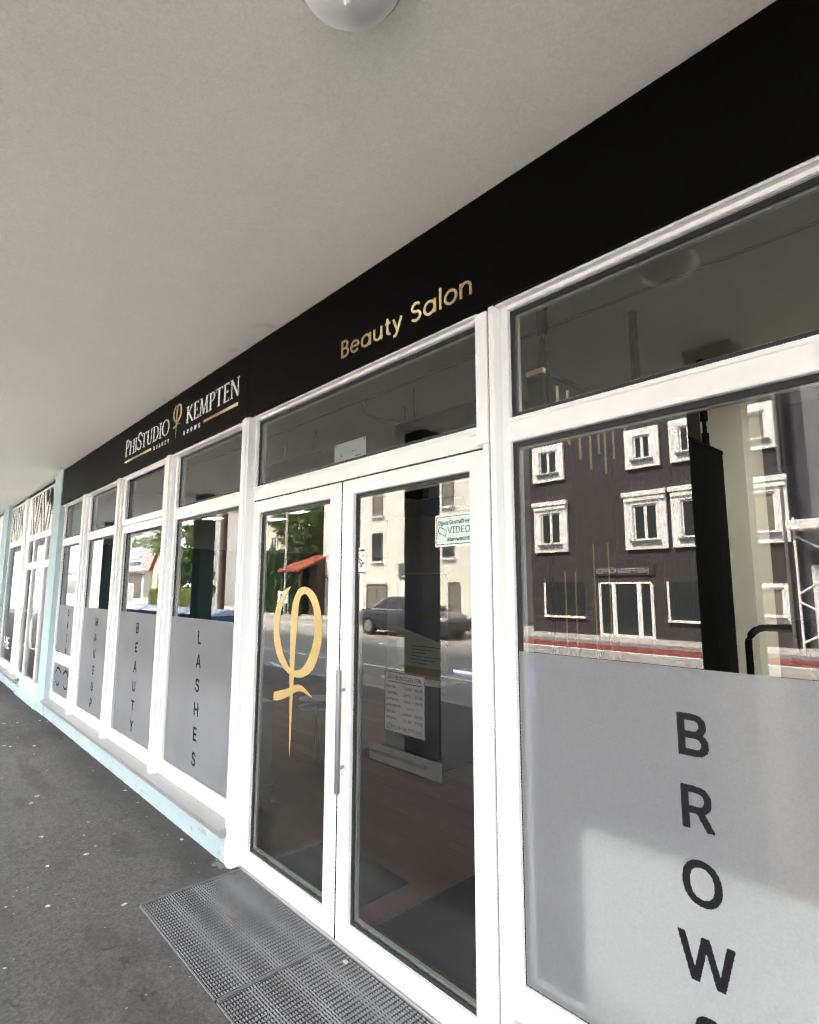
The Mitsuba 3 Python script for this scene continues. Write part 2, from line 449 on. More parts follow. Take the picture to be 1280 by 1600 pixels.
def glazing(parent, x0, x1, z0, z1, name='pane', spacer=True, clear_from=None):
    """A pane with its gasket and the spacer bar of the double glazing behind it."""
    if clear_from is None or clear_from < z1:
        obj(name, [sheet_v(x0 - 0.004, x1 + 0.004, z0 - 0.004 if clear_from is None else clear_from, z1 + 0.004, YG)], GLASS, parent)
    w = 0.020
    obj(name + '_gasket', [B(x0 - 0.004, x0 + w, YG - 0.005, YG - 0.002, z0, z1), B(x1 - 0.006, x1 + 0.004, YG - 0.005, YG - 0.002, z0, z1),
                           B(x0 + w, x1 - 0.006, YG - 0.005, YG - 0.002, z0, z0 + w), B(x0 + w, x1 - 0.006, YG - 0.005, YG - 0.002, z1 - w, z1)], GASKET, parent)
    b = 0.017
    obj(name + '_bead', Frame(x0 - b - 0.001, x1 + b + 0.001, z0 - b - 0.001, z1 + b + 0.001, -0.0042, -0.0012, b, c=0.0012), WHITE, parent)
    if spacer:
        s0, s1 = 0.012, 0.026
        obj(name + '_spacer', [B(x0 + s0, x0 + s1, YG + 0.008, YG + 0.024, z0 + s0, z1 - s0), B(x1 - s1, x1 - s0, YG + 0.008, YG + 0.024, z0 + s0, z1 - s0),
                               B(x0 + s1, x1 - s1, YG + 0.008, YG + 0.024, z0 + s0, z0 + s1), B(x0 + s1, x1 - s1, YG + 0.008, YG + 0.024, z1 - s1, z1 - s0)], SPACER, parent)


def sheet_v(x0, x1, z0, z1, y):
    return trimesh.Trimesh([[x0, y, z0], [x1, y, z0], [x1, y, z1], [x0, y, z1]], [[0, 1, 2], [0, 2, 3]], process=False)


def letters(parent, word, xc, ztop, pitch, h, wscale=1.0):
    for i, ch in enumerate(word):
        t = meshkit.text_mesh(ch, h, 0.0006, True)
        b = t.bounds
        t.apply_translation((-(b[0][0] + b[1][0]) / 2, 0, 0))
        t.apply_scale([wscale, 1, 1])
        obj('letter', onwall(t, xc, YG - 0.0085, ztop - h - i * pitch), INK, parent)


def film(parent, x0, x1, z0, z1):
    obj('frosted_pane', [sheet_v(x0 + 0.006, x1 - 0.006, z0 + 0.006, z1, YG - 0.0075)], FILM, parent)


FY0, FY1 = 0.0, 0.07


def window(x0, x1, label, word, xc, ztop, pitch, h, ws, ox0, ox1, lower=None):
    """x0..x1: glass; ox0..ox1: outer edges of the frame."""
    w = part('window', HB, label)
    fr = [C(ox0, x0, FY0, FY1, 0.205, 2.80), C(x1, ox1, FY0, FY1, 0.205, 2.80), C(x0, x1, FY0, FY1, ZT1, 2.80), C(x0, x1, FY0, FY1, ZG1, ZT0), C(x0, x1, FY0, FY1, 0.205, ZG0)]
    if lower:
        fr.append(C(x0, x1, FY0, FY1, lower[0], lower[1]))
    obj('frame', fr, WHITE, w)
    glazing(w, x0, x1, ZT0, ZT1, 'transom_pane')
    if lower:
        glazing(w, x0, x1, lower[1], ZG1, 'pane', clear_from=ZF)
        glazing(w, x0, x1, ZG0, lower[0], 'lower_pane', clear_from=9)
        film(w, x0, x1, lower[1], ZF)
        obj('frosted_pane', [sheet_v(x0 + 0.006, x1 - 0.006, ZG0 + 0.006, lower[0] - 0.006, YG - 0.0075)], FILM, w)
    else:
        glazing(w, x0, x1, ZG0, ZG1, 'pane', clear_from=ZF)
        film(w, x0, x1, ZG0, ZF)
    letters(w, word, xc, ztop, pitch, h, ws)
    for z in (ZG1 + 0.078,):
        obj('drain_cap', [C(x0 + 0.012, x0 + 0.046, FY0 - 0.004, FY0 - 0.0005, z, z + 0.008, 0.0015)], WHITE, w)
    return w


# right-hand window, then the four left of the door
WR = window(-1.2665, 1.9, 'wide window frosted below and lettered BROWS downwards', 'BROWS', -0.667, 1.298, 0.1955, 0.110, 1.0, -1.305, 1.96)
window(-4.680, -3.510, 'window lettered LASHES downwards on its frosted lower half', 'LASHES', -4.105, 1.339, 0.1695, 0.090, 1.0, -4.735, -3.42)
window(-6.030, -4.933, 'window lettered BEAUTY downwards on its frosted lower half', 'BEAUTY', -5.495, 1.333, 0.1705, 0.090, 1.05, -6.11, -4.865)
window(-7.419, -6.350, 'window lettered MAKEUP downwards on its frosted lower half', 'MAKEUP', -6.86, 1.329, 0.1705, 0.088, 1.1, -7.5, -6.27)
WS = window(-8.723, -7.767, 'narrow far window lettered SKIN above a small pane with printed eyes', 'SKIN', -8.165, 1.385, 0.16, 0.086, 0.9, -8.80, -7.68, lower=(0.691, 0.827))
# second sash frame of the openable fanlight in the BEAUTY window
bw = [k for k in labels if labels[k].get('label', '').startswith('window lettered BEAUTY')][0]
obj('fanlight_sash', Frame(-6.075, -4.888, 2.262, 2.786, -0.022, -0.0012, 0.062, c=0.004), WHITE, bw)
obj('pane_sash', Frame(-6.066, -4.897, 0.268, 2.232, -0.016, -0.0012, 0.048, c=0.004), WHITE, bw)
# mullions standing proud between the windows
for (a, b) in ((-4.862, -4.738), (-6.262, -6.118), (-7.672, -7.508)):
    m = (a + b) / 2
    obj('mullion', [C(a + 0.003, b - 0.003, -0.03, 0.07, 0.202, 2.80, 0.004), C(m - 0.036, m + 0.036, -0.05, -0.031, 0.19, 2.78, 0.004)], WHITE, HB)
obj('mullion', [C(-3.417, -3.325, -0.058, 0.07, 0.004, 2.768, 0.004), C(-3.372, -3.343, -0.066, -0.0585, 0.004, 2.768, 0.002)], WHITE, HB)
obj('mullion', [C(-1.333, -1.306, -0.042, 0.07, 0.004, 2.768, 0.004)], WHITE, HB)
obj('head_trim', [C(-8.797, -3.42, -0.03, -0.001, 2.748, 2.7715, 0.003), C(-3.324, -1.40, -0.03, -0.001, 2.762, 2.7715, 0.002), C(-1.305, 2.0, -0.03, -0.001, 2.760, 2.7715, 0.002)], WHITE, HB)

# eyes printed on the small pane
def arc(cx, cz, rx, rz, a0, a1, n=14):
    return [(cx + rx * math.cos(math.radians(a0 + (a1 - a0) * i / n)), cz + rz * math.sin(math.radians(a0 + (a1 - a0) * i / n))) for i in range(n + 1)]


for cx in (-8.47, -8.05):
    s = 1 if cx > -8.3 else -1
    brow = LineString([(cx - s * 0.13, 0.61 - 0.02), (cx - s * 0.05, 0.635), (cx + s * 0.06, 0.625), (cx + s * 0.14, 0.565)]).buffer(0.014)
    lash = LineString(arc(cx, 0.47, 0.09, 0.05, 200, 340)).buffer(0.011)
    obj('eye_print', [flat(brow.union(lash), YG - 0.0085)], INK, WS)

# black fascia sign in three panels
FS = thing('fascia_sign', 'long black fascia sign with white, grey and gold shop lettering above the glazing', 'sign')
for (a, b) in ((-8.77, -3.363), (-3.360, 4.0)):
    obj('panel', [C(a, b, YF, -0.03, 2.769, ZC - 0.004, 0.002)], BLACKSIGN, FS)
KF = 1.645 / 1.7


def fx(x): return x * KF


def fz(z): return (z - 1.655) * KF + 1.655


def add_word(word, x0, x1, z0, h, mat, parent, bold=False, depth=0.004, lname='letter', y=YF):
    """One mesh per letter, laid out with the spacing of the whole word."""
    whole = meshkit.text_mesh(word, h, depth, bold)
    b = whole.bounds
    sc = (x1 - x0) / (b[1][0] - b[0][0])
    cuts = []
    parts = whole.split(only_watertight=False)
    groups = []
    for p in sorted(parts, key=lambda q: q.bounds[0][0]):
        for g in groups:
            if p.bounds[0][0] < g[1] - 1e-4:
                g[0].append(p); g[1] = max(g[1], p.bounds[1][0]); break
        else:
            groups.append([[p], p.bounds[1][0]])
    for g in groups:
        me = trimesh.util.concatenate(g[0])
        me.apply_translation((-b[0][0], 0, 0)); me.apply_scale([sc, 1, 1])
        obj(lname, onwall(me, x0, y, z0), mat, parent)


def spaced_word(word, x0, x1, z0, h, mat, parent, y):
    n = len(word)
    for i, ch in enumerate(word):
        t = meshkit.text_mesh(ch, h, 0.003, True)
        b = t.bounds
        t.apply_translation((-(b[0][0] + b[1][0]) / 2, 0, 0))
        obj('letter', onwall(t, x0 + (x1 - x0) * (i + .5) / n, y, z0), mat, parent)


# "Beauty Salon" drawn as strokes: round one-storey letters
def ring(cx, cz, r, a0=0, a1=360, n=28, sx=1.0):
    return LineString([(cx + sx * r * math.cos(math.radians(a0 + (a1 - a0) * i / n)), cz + r * math.sin(math.radians(a0 + (a1 - a0) * i / n))) for i in range(n + 1)])


def L(*p): return LineString(p)


def round_letter(ch):
    """(polygon, advance) in cap-height units."""
    W = 0.062
    r = 0.33
    st = lambda *g: unary_union([q.buffer(W, cap_style=2, join_style=1) for q in g])
    if ch == 'B':
        return st(L((.06, 0), (.06, 1)), LineString([(.03, .94), (.30, .94)] + arc(.30, .735, .205, .205, 90, -90) + [(.03, .53)]), LineString([(.03, .53), (.34, .53)] + arc(.34, .295, .235, .235, 90, -90) + [(.03, .06)])), .70
    if ch == 'e':
        return st(L((.05, .38), (.67, .38)), ring(.36, .35, .31, 5, 325)), .80
    if ch == 'a':
        return st(ring(.36, .35, .31), L((.69, 0), (.69, .70))), .88
    if ch == 'u':
        return st(LineString([(.06, .70), (.06, .31)] + arc(.32, .31, .26, .255, 180, 360) + [(.58, .70)]), L((.60, 0), (.60, .70))), .80
    if ch == 't':
        return st(LineString([(.16, .92), (.16, .22)] + arc(.32, .22, .16, .165, 180, 290)), L((0, .66), (.36, .66))), .46
    if ch == 'y':
        return st(L((.05, .70), (.33, .03)), L((.61, .70), (.30, -.06), (.22, -.19), (.06, -.21))), .72
    if ch == 'S':
        return st(LineString(arc(.33, .725, .25, .215, 35, 270, 18) + arc(.33, .29, .27, .225, 90, -150, 18))), .74
    if ch == 'l':
        return st(L((.06, 0), (.06, 1.04))), .22
    if ch == 'o':
        return st(ring(.36, .35, .31)), .80
    if ch == 'n':
        return st(L((.06, 0), (.06, .70)), LineString([(.06, .40)] + arc(.32, .40, .26, .255, 180, 0) + [(.58, 0)])), .74
    return None, .38


def stroke_word(word, fn, x0, x1, z0, h, mat, parent, depth=0.004):
    items, x = [], 0.0
    for ch in word:
        pl, adv = fn(ch)
        if pl is not None:
            items.append(affinity.translate(pl, x, 0))
        x += adv + 0.07
    a = min(i.bounds[0] for i in items); b = max(i.bounds[2] for i in items)
    k = (x1 - x0) / (b - a)
    for i in items:
        q = affinity.translate(affinity.scale(affinity.translate(i, -a, 0), k, h, origin=(0, 0)), x0, z0)
        obj('letter', flat(q.simplify(0.0004), YF, depth), mat, parent)


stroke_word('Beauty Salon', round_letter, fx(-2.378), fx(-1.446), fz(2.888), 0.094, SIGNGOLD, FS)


def serif(ch):
    """Inscriptional capitals: thick and thin strokes with small serifs."""
    K, N = 0.052, 0.022        # half widths of thick and thin strokes
    th = lambda *p: LineString(p).buffer(K, cap_style=2)
    tn = lambda *p: LineString(p).buffer(N, cap_style=2)
    sf = lambda x, z, w=.13: sbox(x - w, z - .018 + (0.018 if z == 0 else -0.018), x + w, z + .018 + (0.018 if z == 0 else -0.018))

    def bowl(cx, cz, rx, rz, a0, a1):
        o = arc(cx, cz, rx + K * .9, rz + N, a0, a1, 20); i = arc(cx, cz, rx - K * .9, rz - N, a1, a0, 20)
        return Polygon(o + i).buffer(0)
    U = unary_union
    if ch == 'P': return U([th((.14, 0), (.14, 1)), sf(.14, 0), sf(.10, 1, .10), tn((.14, .978), (.32, .978)), tn((.14, .50), (.32, .50)), bowl(.32, .739, .19, .239, 90, -90)]), .56
    if ch == 'H': return U([th((.14, 0), (.14, 1)), th((.66, 0), (.66, 1)), sf(.14, 0), sf(.14, 1), sf(.66, 0), sf(.66, 1), tn((.14, .52), (.66, .52))]), .80
    if ch == 'I': return U([th((.14, 0), (.14, 1)), sf(.14, 0), sf(.14, 1)]), .28
    if ch == 'S':
        s = LineString(arc(.29, .755, .185, .215, 40, 265, 18) + arc(.26, .275, .215, .25, 85, -145, 18)).buffer(.042, cap_style=2)
        return U([s, sbox(.415, .80, .452, .98), sbox(.055, .02, .092, .22)]), .52
    if ch == 'T': return U([th((.34, 0), (.34, 1)), sf(.34, 0), tn((.03, .978), (.65, .978)), sbox(.02, .84, .055, 1), sbox(.625, .84, .66, 1)]), .68
    if ch == 'U':
        o = LineString([(.14, 1), (.14, .32)] + arc(.37, .32, .23, .30, 180, 270, 10)).buffer(K, cap_style=2)
        i = LineString(arc(.37, .32, .23, .30, 270, 360, 10) + [(.60, 1)]).buffer(N, cap_style=2)
        return U([o, i, sf(.14, 1), sf(.60, 1, .10)]), .74
    if ch == 'D': return U([th((.14, 0), (.14, 1)), sf(.12, 0, .11), sf(.12, 1, .11), tn((.14, .978), (.36, .978)), tn((.14, .022), (.36, .022)), bowl(.34, .5, .36, .478, 90, -90)]), .78
    if ch == 'O': return Polygon(arc(.45, .5, .44, .52, 0, 360, 40)).difference(affinity.rotate(Polygon(arc(.45, .5, .335, .475, 0, 360, 40)), 8)), .90
    if ch == 'K': return U([th((.14, 0), (.14, 1)), sf(.14, 0), sf(.14, 1), tn((.16, .46), (.58, .98)), th((.28, .58), (.70, .02)), sf(.72, 0, .09), sf(.58, 1, .10)]), .76
    if ch == 'E': return U([th((.14, 0), (.14, 1)), tn((.04, .978), (.50, .978)), tn((.14, .52), (.42, .52)), tn((.04, .022), (.54, .022)), sbox(.475, .86, .51, 1), sbox(.40, .44, .43, .60), sbox(.51, 0, .545, .16)]), .56
    if ch == 'M': return U([tn((.12, 0), (.20, 1)), th((.20, 1), (.48, .02)), tn((.48, .02), (.76, 1)), th((.76, 1), (.84, 0)), sf(.11, 0, .10), sf(.85, 0, .12), sbox(.08, .965, .22, 1), sbox(.74, .965, .88, 1)]), .96
    if ch == 'N': return U([tn((.14, 0), (.14, 1)), th((.14, .98), (.70, .02)), tn((.70, 0), (.70, 1)), sf(.14, 0, .10), sf(.70, 1, .10), sbox(.02, .965, .16, 1)]), .82
    return None, .3


def serif_big(ch):
    return (affinity.scale(serif(ch)[0], 1.12, 1.22, origin=(0, 0)), serif(ch)[1] * 1.12)


_cnt = {'n': 0}


def phistudio(ch):
    _cnt['n'] += 1
    return serif_big(ch) if _cnt['n'] in (1, 4) else serif(ch)


stroke_word('PHISTUDIO', phistudio, fx(-6.2), fx(-4.953), fz(3.000), 0.139, SIGNWHITE, FS)
stroke_word('KEMPTEN', serif, fx(-4.562), fx(-3.603), fz(3.004), 0.136, SIGNWHITE, FS)
spaced_word('BEAUTY', fx(-5.350), fx(-4.925), fz(2.917), 0.034, SIGNWHITE, FS, YF)
spaced_word('BROWS', fx(-4.635), fx(-4.249), fz(2.915), 0.034, SIGNWHITE, FS, YF)
for (a, b) in ((-6.19, -5.40), (-4.20, -3.615)):
    obj('gold_bar', [C(fx(a), fx(b), YF - 0.004, YF - 0.0002, fz(2.932), fz(2.954), 0.001)], SIGNGOLD, FS)
PHI = {'left': [[-2.864, 1.664], [-2.896, 1.633], [-2.936, 1.584], [-2.97, 1.514], [-2.984, 1.43], [-2.97, 1.362], [-2.931, 1.283], [-2.882, 1.231], [-2.849, 1.203], [-2.852, 1.174], [-2.895, 1.189], [-2.941, 1.211], [-2.992, 1.258], [-3.027, 1.317], [-3.047, 1.385], [-3.052, 1.448], [-3.04, 1.505], [-3.013, 1.562], [-2.967, 1.608], [-2.917, 1.647]],
       'outer': [[-2.853, 1.184], [-2.857, 1.25], [-2.857, 1.316], [-2.859, 1.416], [-2.854, 1.518], [-2.839, 1.576], [-2.803, 1.632], [-2.766, 1.654], [-2.729, 1.661], [-2.679, 1.654], [-2.63, 1.631], [-2.591, 1.593], [-2.561, 1.533], [-2.542, 1.446], [-2.547, 1.371], [-2.569, 1.307], [-2.606, 1.241], [-2.655, 1.2], [-2.71, 1.176], [-2.753, 1.167], [-2.809, 1.166]],
       'inner': [[-2.807, 1.199], [-2.805, 1.261], [-2.799, 1.347], [-2.788, 1.453], [-2.779, 1.553], [-2.763, 1.599], [-2.733, 1.619], [-2.702, 1.617], [-2.67, 1.597], [-2.638, 1.557], [-2.621, 1.506], [-2.613, 1.442], [-2.619, 1.385], [-2.639, 1.326], [-2.673, 1.273], [-2.713, 1.232], [-2.755, 1.209]],
       'stem': [[-2.857, 1.203], [-2.855, 1.151], [-2.85, 1.053], [-2.845, 0.957], [-2.841, 0.862], [-2.838, 0.786], [-2.831, 0.734], [-2.827, 0.788], [-2.822, 0.897], [-2.815, 1.058], [-2.811, 1.123], [-2.808, 1.202]],
       'bar': [[-3.025, 1.009], [-3.022, 1.057], [-2.942, 1.077], [-2.87, 1.096], [-2.813, 1.118], [-2.769, 1.129], [-2.732, 1.13], [-2.689, 1.116], [-2.646, 1.095], [-2.609, 1.074], [-2.664, 1.088], [-2.722, 1.098], [-2.761, 1.094], [-2.798, 1.082], [-2.861, 1.053], [-2.925, 1.029], [-2.976, 1.016]]}


def soft(pts):
    """Closed outline through the points, rounded with one pass of a curve (corners sharper than a right angle are kept)."""
    P = np.array(pts)
    n, out = len(P), []
    for i in range(n):
        p0, p1, p2, p3 = P[i - 1], P[i], P[(i + 1) % n], P[(i + 2) % n]
        sharp = lambda a, b, c: np.dot(b - a, c - b) < 0.55 * np.linalg.norm(b - a) * np.linalg.norm(c - b)
        m1 = (p2 - p0) / 2 if not sharp(p0, p1, p2) else (p2 - p1)
        m2 = (p3 - p1) / 2 if not sharp(p1, p2, p3) else (p2 - p1)
        for t in (0, .25, .5, .75):
            out.append((2 * t**3 - 3 * t**2 + 1) * p1 + (t**3 - 2 * t**2 + t) * m1 + (-2 * t**3 + 3 * t**2) * p2 + (t**3 - t**2) * m2)
    return Polygon(out).buffer(0)


PHIPOLY = unary_union([soft(PHI['outer']).difference(soft(PHI['inner'])), soft(PHI['left']), soft(PHI['stem']), soft(PHI['bar'])])
k = (fx(-4.675) - fx(-4.868)) / (2.542 - 3.052) * -1
q = affinity.scale(affinity.translate(PHIPOLY, 3.052, -0.734), k, (fz(3.222) - fz(2.93)) / (1.664 - 0.734), origin=(0, 0))
obj('emblem', [flat(affinity.translate(q, fx(-4.868), fz(2.93)).simplify(0.0006), YF, 0.004)], SIGNGOLD, FS)

# ---------------------------------------------------------------- double door with fanlight
DF = part('door_frame', HB)
obj('surround', [C(-3.324, -3.3205, 0.0, 0.07, 0.012, 2.80), C(-1.4025, -1.3420, -0.040, 0.07, 2.214, 2.76, 0.003), C(-1.372, -1.3420, -0.040, 0.07, 0.012, 2.213, 0.003),
                 C(-3.320, -1.4026, 0.0, 0.07, ZT1 + 0.004, 2.80), C(-3.320, -1.4026, 0.0, 0.07, 2.213, ZT0), C(-3.320, -3.3105, 0.0, 0.07, ZT0 + 0.0005, ZT1 + 0.0035)], WHITE, DF)
glazing(DF, -3.310, -1.4026, ZT0, ZT1 + 0.004, 'transom_pane')
obj('gap_strip', [B(-2.3558, -2.3472, 0.0008, 0.06, 0.016, 2.205)], GASKET, DF)  # black strips added behind the door gaps to make them dark
obj('gap_strip', [B(-3.311, -1.372, 0.0008, 0.06, 2.2055, 2.2125)], GASKET, DF)
obj('gap_strip', [B(-1.3415, -1.3335, -0.030, 0.06, 0.010, 2.765)], GASKET, DF)
obj('gap_strip', [B(-3.3245, -3.3195, 0.004, 0.06, 0.016, 2.2)], GASKET, DF)
obj('drain_cap', [C(-1.475, -1.435, -0.004, -0.0005, 2.27, 2.279, 0.0015)], WHITE, DF)
obj('threshold', [C(-3.324, -1.372, -0.006, 0.10, -0.02, 0.011, 0.003)], SILLMETAL, DF)


def leaf(x0, x1, g0, g1, gt, gb, label):
    d = part('door', HB, label)
    obj('frame', [C(x0, g0, -0.001, 0.065, 0.014, 2.205), C(g1, x1, -0.001, 0.065, 0.014, 2.205), C(g0, g1, -0.001, 0.065, gt, 2.205), C(g0, g1, -0.001, 0.065, 0.014, gb)], WHITE, d)
    glazing(d, g0, g1, gb, gt, 'pane')
    return d


D1 = leaf(-3.319, -2.3560, -3.235, -2.455, 2.128, 0.113, 'left door leaf with a tall gold looped emblem on its glass')
D2 = leaf(-2.3470, -1.3765, -2.2525, -1.472, 2.128, 0.113, 'right door leaf with notices on its glass and a long steel handle')
obj('emblem', [flat(affinity.translate(affinity.scale(PHIPOLY, 1.012, 1.012, origin=(-2.8, 1.655)), 0, 0).simplify(0.0008), YG - 0.0005, 0.0008)], GOLD, D1)
HX, HY = -2.288, -0.046
obj('handle', [cyl((HX, HY, 0.690), (HX, HY, 1.257), 0.0138, 24)], BRUSHED, D2, smooth=40)
for z in (0.80, 1.16):
    obj('handle_bracket', [cyl((HX, HY, z), (HX - 0.012, 0.0, z), 0.008, 14)], BRUSHED, D2, smooth=40)

YS = YG - 0.0006
# notices on the door glass
n1 = thing('video_notice', 'white notice with camera drawing and the word VIDEO high on the right door pane', 'sticker')
obj('sheet', [flat(sbox(-1.692, 1.829, -1.478, 1.965), YS, 0.0005)], WHITEPAPER, n1)
obj('panel', [flat(sbox(-1.684, 1.837, -1.472, 1.957).difference(sbox(-1.681, 1.840, -1.472, 1.954)), YS - 0.0007, 0.0004)], INK, n1)
obj('panel', [flat(sbox(-1.680, 1.841, -1.473, 1.953), YS - 0.0006, 0.0003)], PALEGREEN, n1)
obj('lettering', [fit_text('Dieses Geschäft wird', -1.672, -1.482, 1.922, 0.0175, YS - 0.0012, 0.0003, True)], INK, n1)
obj('lettering', [fit_text('VIDEO', -1.618, -1.492, 1.883, 0.028, YS - 0.0012, 0.0003)], INK, n1)
obj('lettering', [fit_text('überwacht!', -1.622, -1.492, 1.851, 0.0165, YS - 0.0012, 0.0003, True)], INK, n1)
cam_icon = unary_union([Polygon([(-1.672, 1.905), (-1.664, 1.914), (-1.625, 1.897), (-1.632, 1.872), (-1.671, 1.89)]).exterior.buffer(0.0014), L((-1.655, 1.91), (-1.655, 1.922), (-1.645, 1.92)).buffer(0.0014)])
obj('camera_print', [flat(cam_icon, YS - 0.0012, 0.0003)], INK, n1)
n2 = thing('small_notice', 'small white notice with tiny black drawings at the left edge of the right door pane', 'sticker')
obj('sheet', [flat(sbox(-2.248, 1.722, -2.172, 1.855), YS, 0.0005)], WHITEPAPER, n2)
obj('print_rule', [flat(unary_union([sbox(-2.241, 1.836, -2.224, 1.845), sbox(-2.219, 1.836, -2.183, 1.845)]), YS - 0.0008, 0.0003)], INK, n2)
sh = unary_union([L((-2.236, 1.806), (-2.205, 1.788), (-2.196, 1.776)).buffer(0.0022), L((-2.226, 1.788), (-2.212, 1.77)).buffer(0.0028), L((-2.205, 1.772), (-2.186, 1.778)).buffer(0.0034), L((-2.238, 1.770), (-2.236, 1.762)).buffer(0.0016), sbox(-2.216, 1.757, -2.203, 1.766), sbox(-2.196, 1.812, -2.184, 1.816), sbox(-2.240, 1.812, -2.217, 1.8135), sbox(-2.240, 1.820, -2.222, 1.8215)])
obj('shoe_print', [flat(sh, YS - 0.0008, 0.0003)], INK, n2)
obj('print_bar', [flat(sbox(-2.248, 1.728, -2.172, 1.733), YS - 0.0008, 0.0003)], MAROON, n2)
n3 = thing('opening_hours_sign', 'grey opening hours notice headed ÖFFNUNGSZEITEN with a black border on the right door', 'sign')
obj('sheet', [flat(sbox(-2.022, 1.016, -1.757, 1.279), YS, 0.0005)], GREYPAPER, n3)
obj('border', [flat(sbox(-2.022, 1.016, -1.757, 1.279).difference(sbox(-2.0185, 1.0195, -1.7605, 1.2755)), YS - 0.0006, 0.0004)], INK, n3)
obj('lettering', [fit_text('ÖFFNUNGSZEITEN', -2.000, -1.782, 1.246, 0.0165, YS - 0.0008, 0.0003)], INK, n3)
obj('rule', [flat(sbox(-2.0, 1.2335, -1.782, 1.237), YS - 0.0008, 0.0003)], INK, n3)
zz = 1.208
for day, hrs in (('MONTAG:', '10:00 - 18:00'), ('DIENSTAG:', '10:00 - 18:00'), ('MITTWOCH:', '10:00 - 18:00'), ('DONNERSTAG:', None), ('FREITAG:', '10:00 - 18:00'), ('SAMSTAG:', '11:00 - 15:00')):
    obj('lettering', [fit_text(day, -2.012, None, zz, 0.0105, YS - 0.0008, 0.0003)], INK, n3)
    if hrs:
        obj('lettering', [fit_text(hrs, -1.893, -1.772, zz - 0.001, 0.0125, YS - 0.0008, 0.0003)], INK, n3)
    else:
        obj('rule', [flat(sbox(-1.87, zz + 0.004, -1.80, zz + 0.0055), YS - 0.0008, 0.0003)], INK, n3)
    zz -= 0.0272
obj('phone_print', [flat(unary_union([Polygon(arc(-1.986, 1.041, 0.013, 0.013, 0, 360, 24)).exterior.buffer(0.0016), Polygon([(-1.999, 1.036), (-2.001, 1.026), (-1.991, 1.029)]), L((-1.990, 1.047), (-1.989, 1.040), (-1.982, 1.036)).buffer(0.0019)]), YS - 0.0008, 0.0003)], INK, n3)
obj('lettering', [fit_text('0176 84 272 604', -1.965, -1.775, 1.0345, 0.0135, YS - 0.0008, 0.0003)], INK, n3)
n4 = thing('web_address_sign', 'grey strip sign with a web address low on the right door pane', 'sign')
obj('sheet', [flat(sbox(-2.130, 0.872, -1.660, 0.946), YS, 0.0005)], DIMSTRIP, n4)
obj('lettering', [fit_text('www.phistudio-kempten.com', -2.118, -1.745, 0.902, 0.019, YS - 0.0008, 0.0003)], INK, n4)
pp = thing('paper_sheet', 'blank pale green paper sheet standing behind the glass above the door', 'paper')
obj('sheet', [flat(sbox(-2.500, 2.306, -2.222, 2.436), YG + 0.03, 0.0008)], PAPER, pp)
obj('fold', [flat(unary_union([sbox(-2.44, 2.36, -2.435, 2.38), sbox(-2.34, 2.375, -2.30, 2.378), sbox(-2.31, 2.345, -2.262, 2.349)]), YG + 0.0292, 0.0004)], GREYPAPER, pp)
clip = [flat(Polygon(arc(x, z, 0.006, 0.006, 0, 360, 12)), YG + 0.0292, 0.0006) for x, z in ((-2.49, 2.426), (-2.232, 2.426))]
obj('fastener', clip, STEELFRAME, pp)

# ---------------------------------------------------------------- the neighbouring shopfront further left
NW = part('window', HB, 'far shop window with plain white lettering near its foot')
obj('frame', [C(-13.447, -13.38, 0.0, 0.07, 0.11, 3.20), C(-11.86, -11.60, -0.03, 0.07, 0.11, 3.20), C(-13.38, -11.861, 0, 0.07, 0.11, 0.33), C(-13.38, -11.861, 0, 0.07, 2.41, 2.52), C(-13.38, -11.861, 0, 0.07, 3.16, 3.20)], WHITE, NW)
obj('pane', [sheet_v(-13.38, -11.86, 0.33, 2.41, YG)], GLASS, NW)
obj('lettering', [fit_text('HE', -13.1, -12.5, 0.55, 0.20, YG - 0.004, 0.0006, True)], SIGNWHITE, NW)
ND = part('door', HB, 'glazed white door of the neighbouring shop with a looped handle')
obj('frame', [C(-11.599, -11.33, 0, 0.07, 0.09, 3.20), C(-9.60, -9.252, 0, 0.07, 0.09, 3.20), C(-11.33, -9.601, 0, 0.07, 2.42, 2.52), C(-11.33, -9.601, 0, 0.07, 1.95, 2.06), C(-11.33, -9.601, 0, 0.07, 0.09, 0.28), C(-11.33, -9.601, 0, 0.07, 3.17, 3.20),
              C(-10.88, -10.78, -0.004, 0.07, 0.28, 2.42), C(-9.97, -9.87, -0.004, 0.07, 0.28, 2.42)], WHITE, ND)
obj('pane', [sheet_v(-11.33, -9.60, 0.28, 1.95, YG)], GLASS, ND)
obj('transom_pane', [sheet_v(-11.33, -9.60, 2.06, 2.42, YG)], GLASS, ND)
for hx in (-10.83, -9.95):
    obj('handle', [tube([(hx, -0.01, 0.75), (hx, -0.07, 0.77), (hx, -0.085, 0.9), (hx, -0.085, 1.15), (hx, -0.07, 1.27), (hx, -0.01, 1.29)], 0.016)], WHITE, ND, smooth=50)
for (a, b) in ((-11.33, -9.60), (-13.38, -11.86)):
    obj('zebra_panel', [C(a + 0.003, b - 0.003, 0.005, 0.03, 2.523, 3.16 if a < -12 else 3.168, 0.002)], ZEBRA, HB)
NW2 = part('window', HB, 'farthest shop window at the left end of the arcade')
obj('frame', [C(-30, -16.0, 0, 0.07, 0.0, 0.30), C(-30, -16.0, 0, 0.07, 2.42, 2.52), C(-16.0, -14.102, 0, 0.07, 0.0, 3.2), C(-30, -16.0, 0, 0.07, 3.16, 3.2)] + [C(-18.1 - 2 * i, -18.0 - 2 * i, -0.004, 0.07, 0.3, 2.42) for i in range(6)], WHITE, NW2)
obj('pane', [sheet_v(-30, -16.0, 0.30, 2.42, YG)], GLASS, NW2)
obj('zebra_panel', [B(-30, -16.0, 0.006, 0.03, 2.523, 3.158)], ZEBRA, HB)
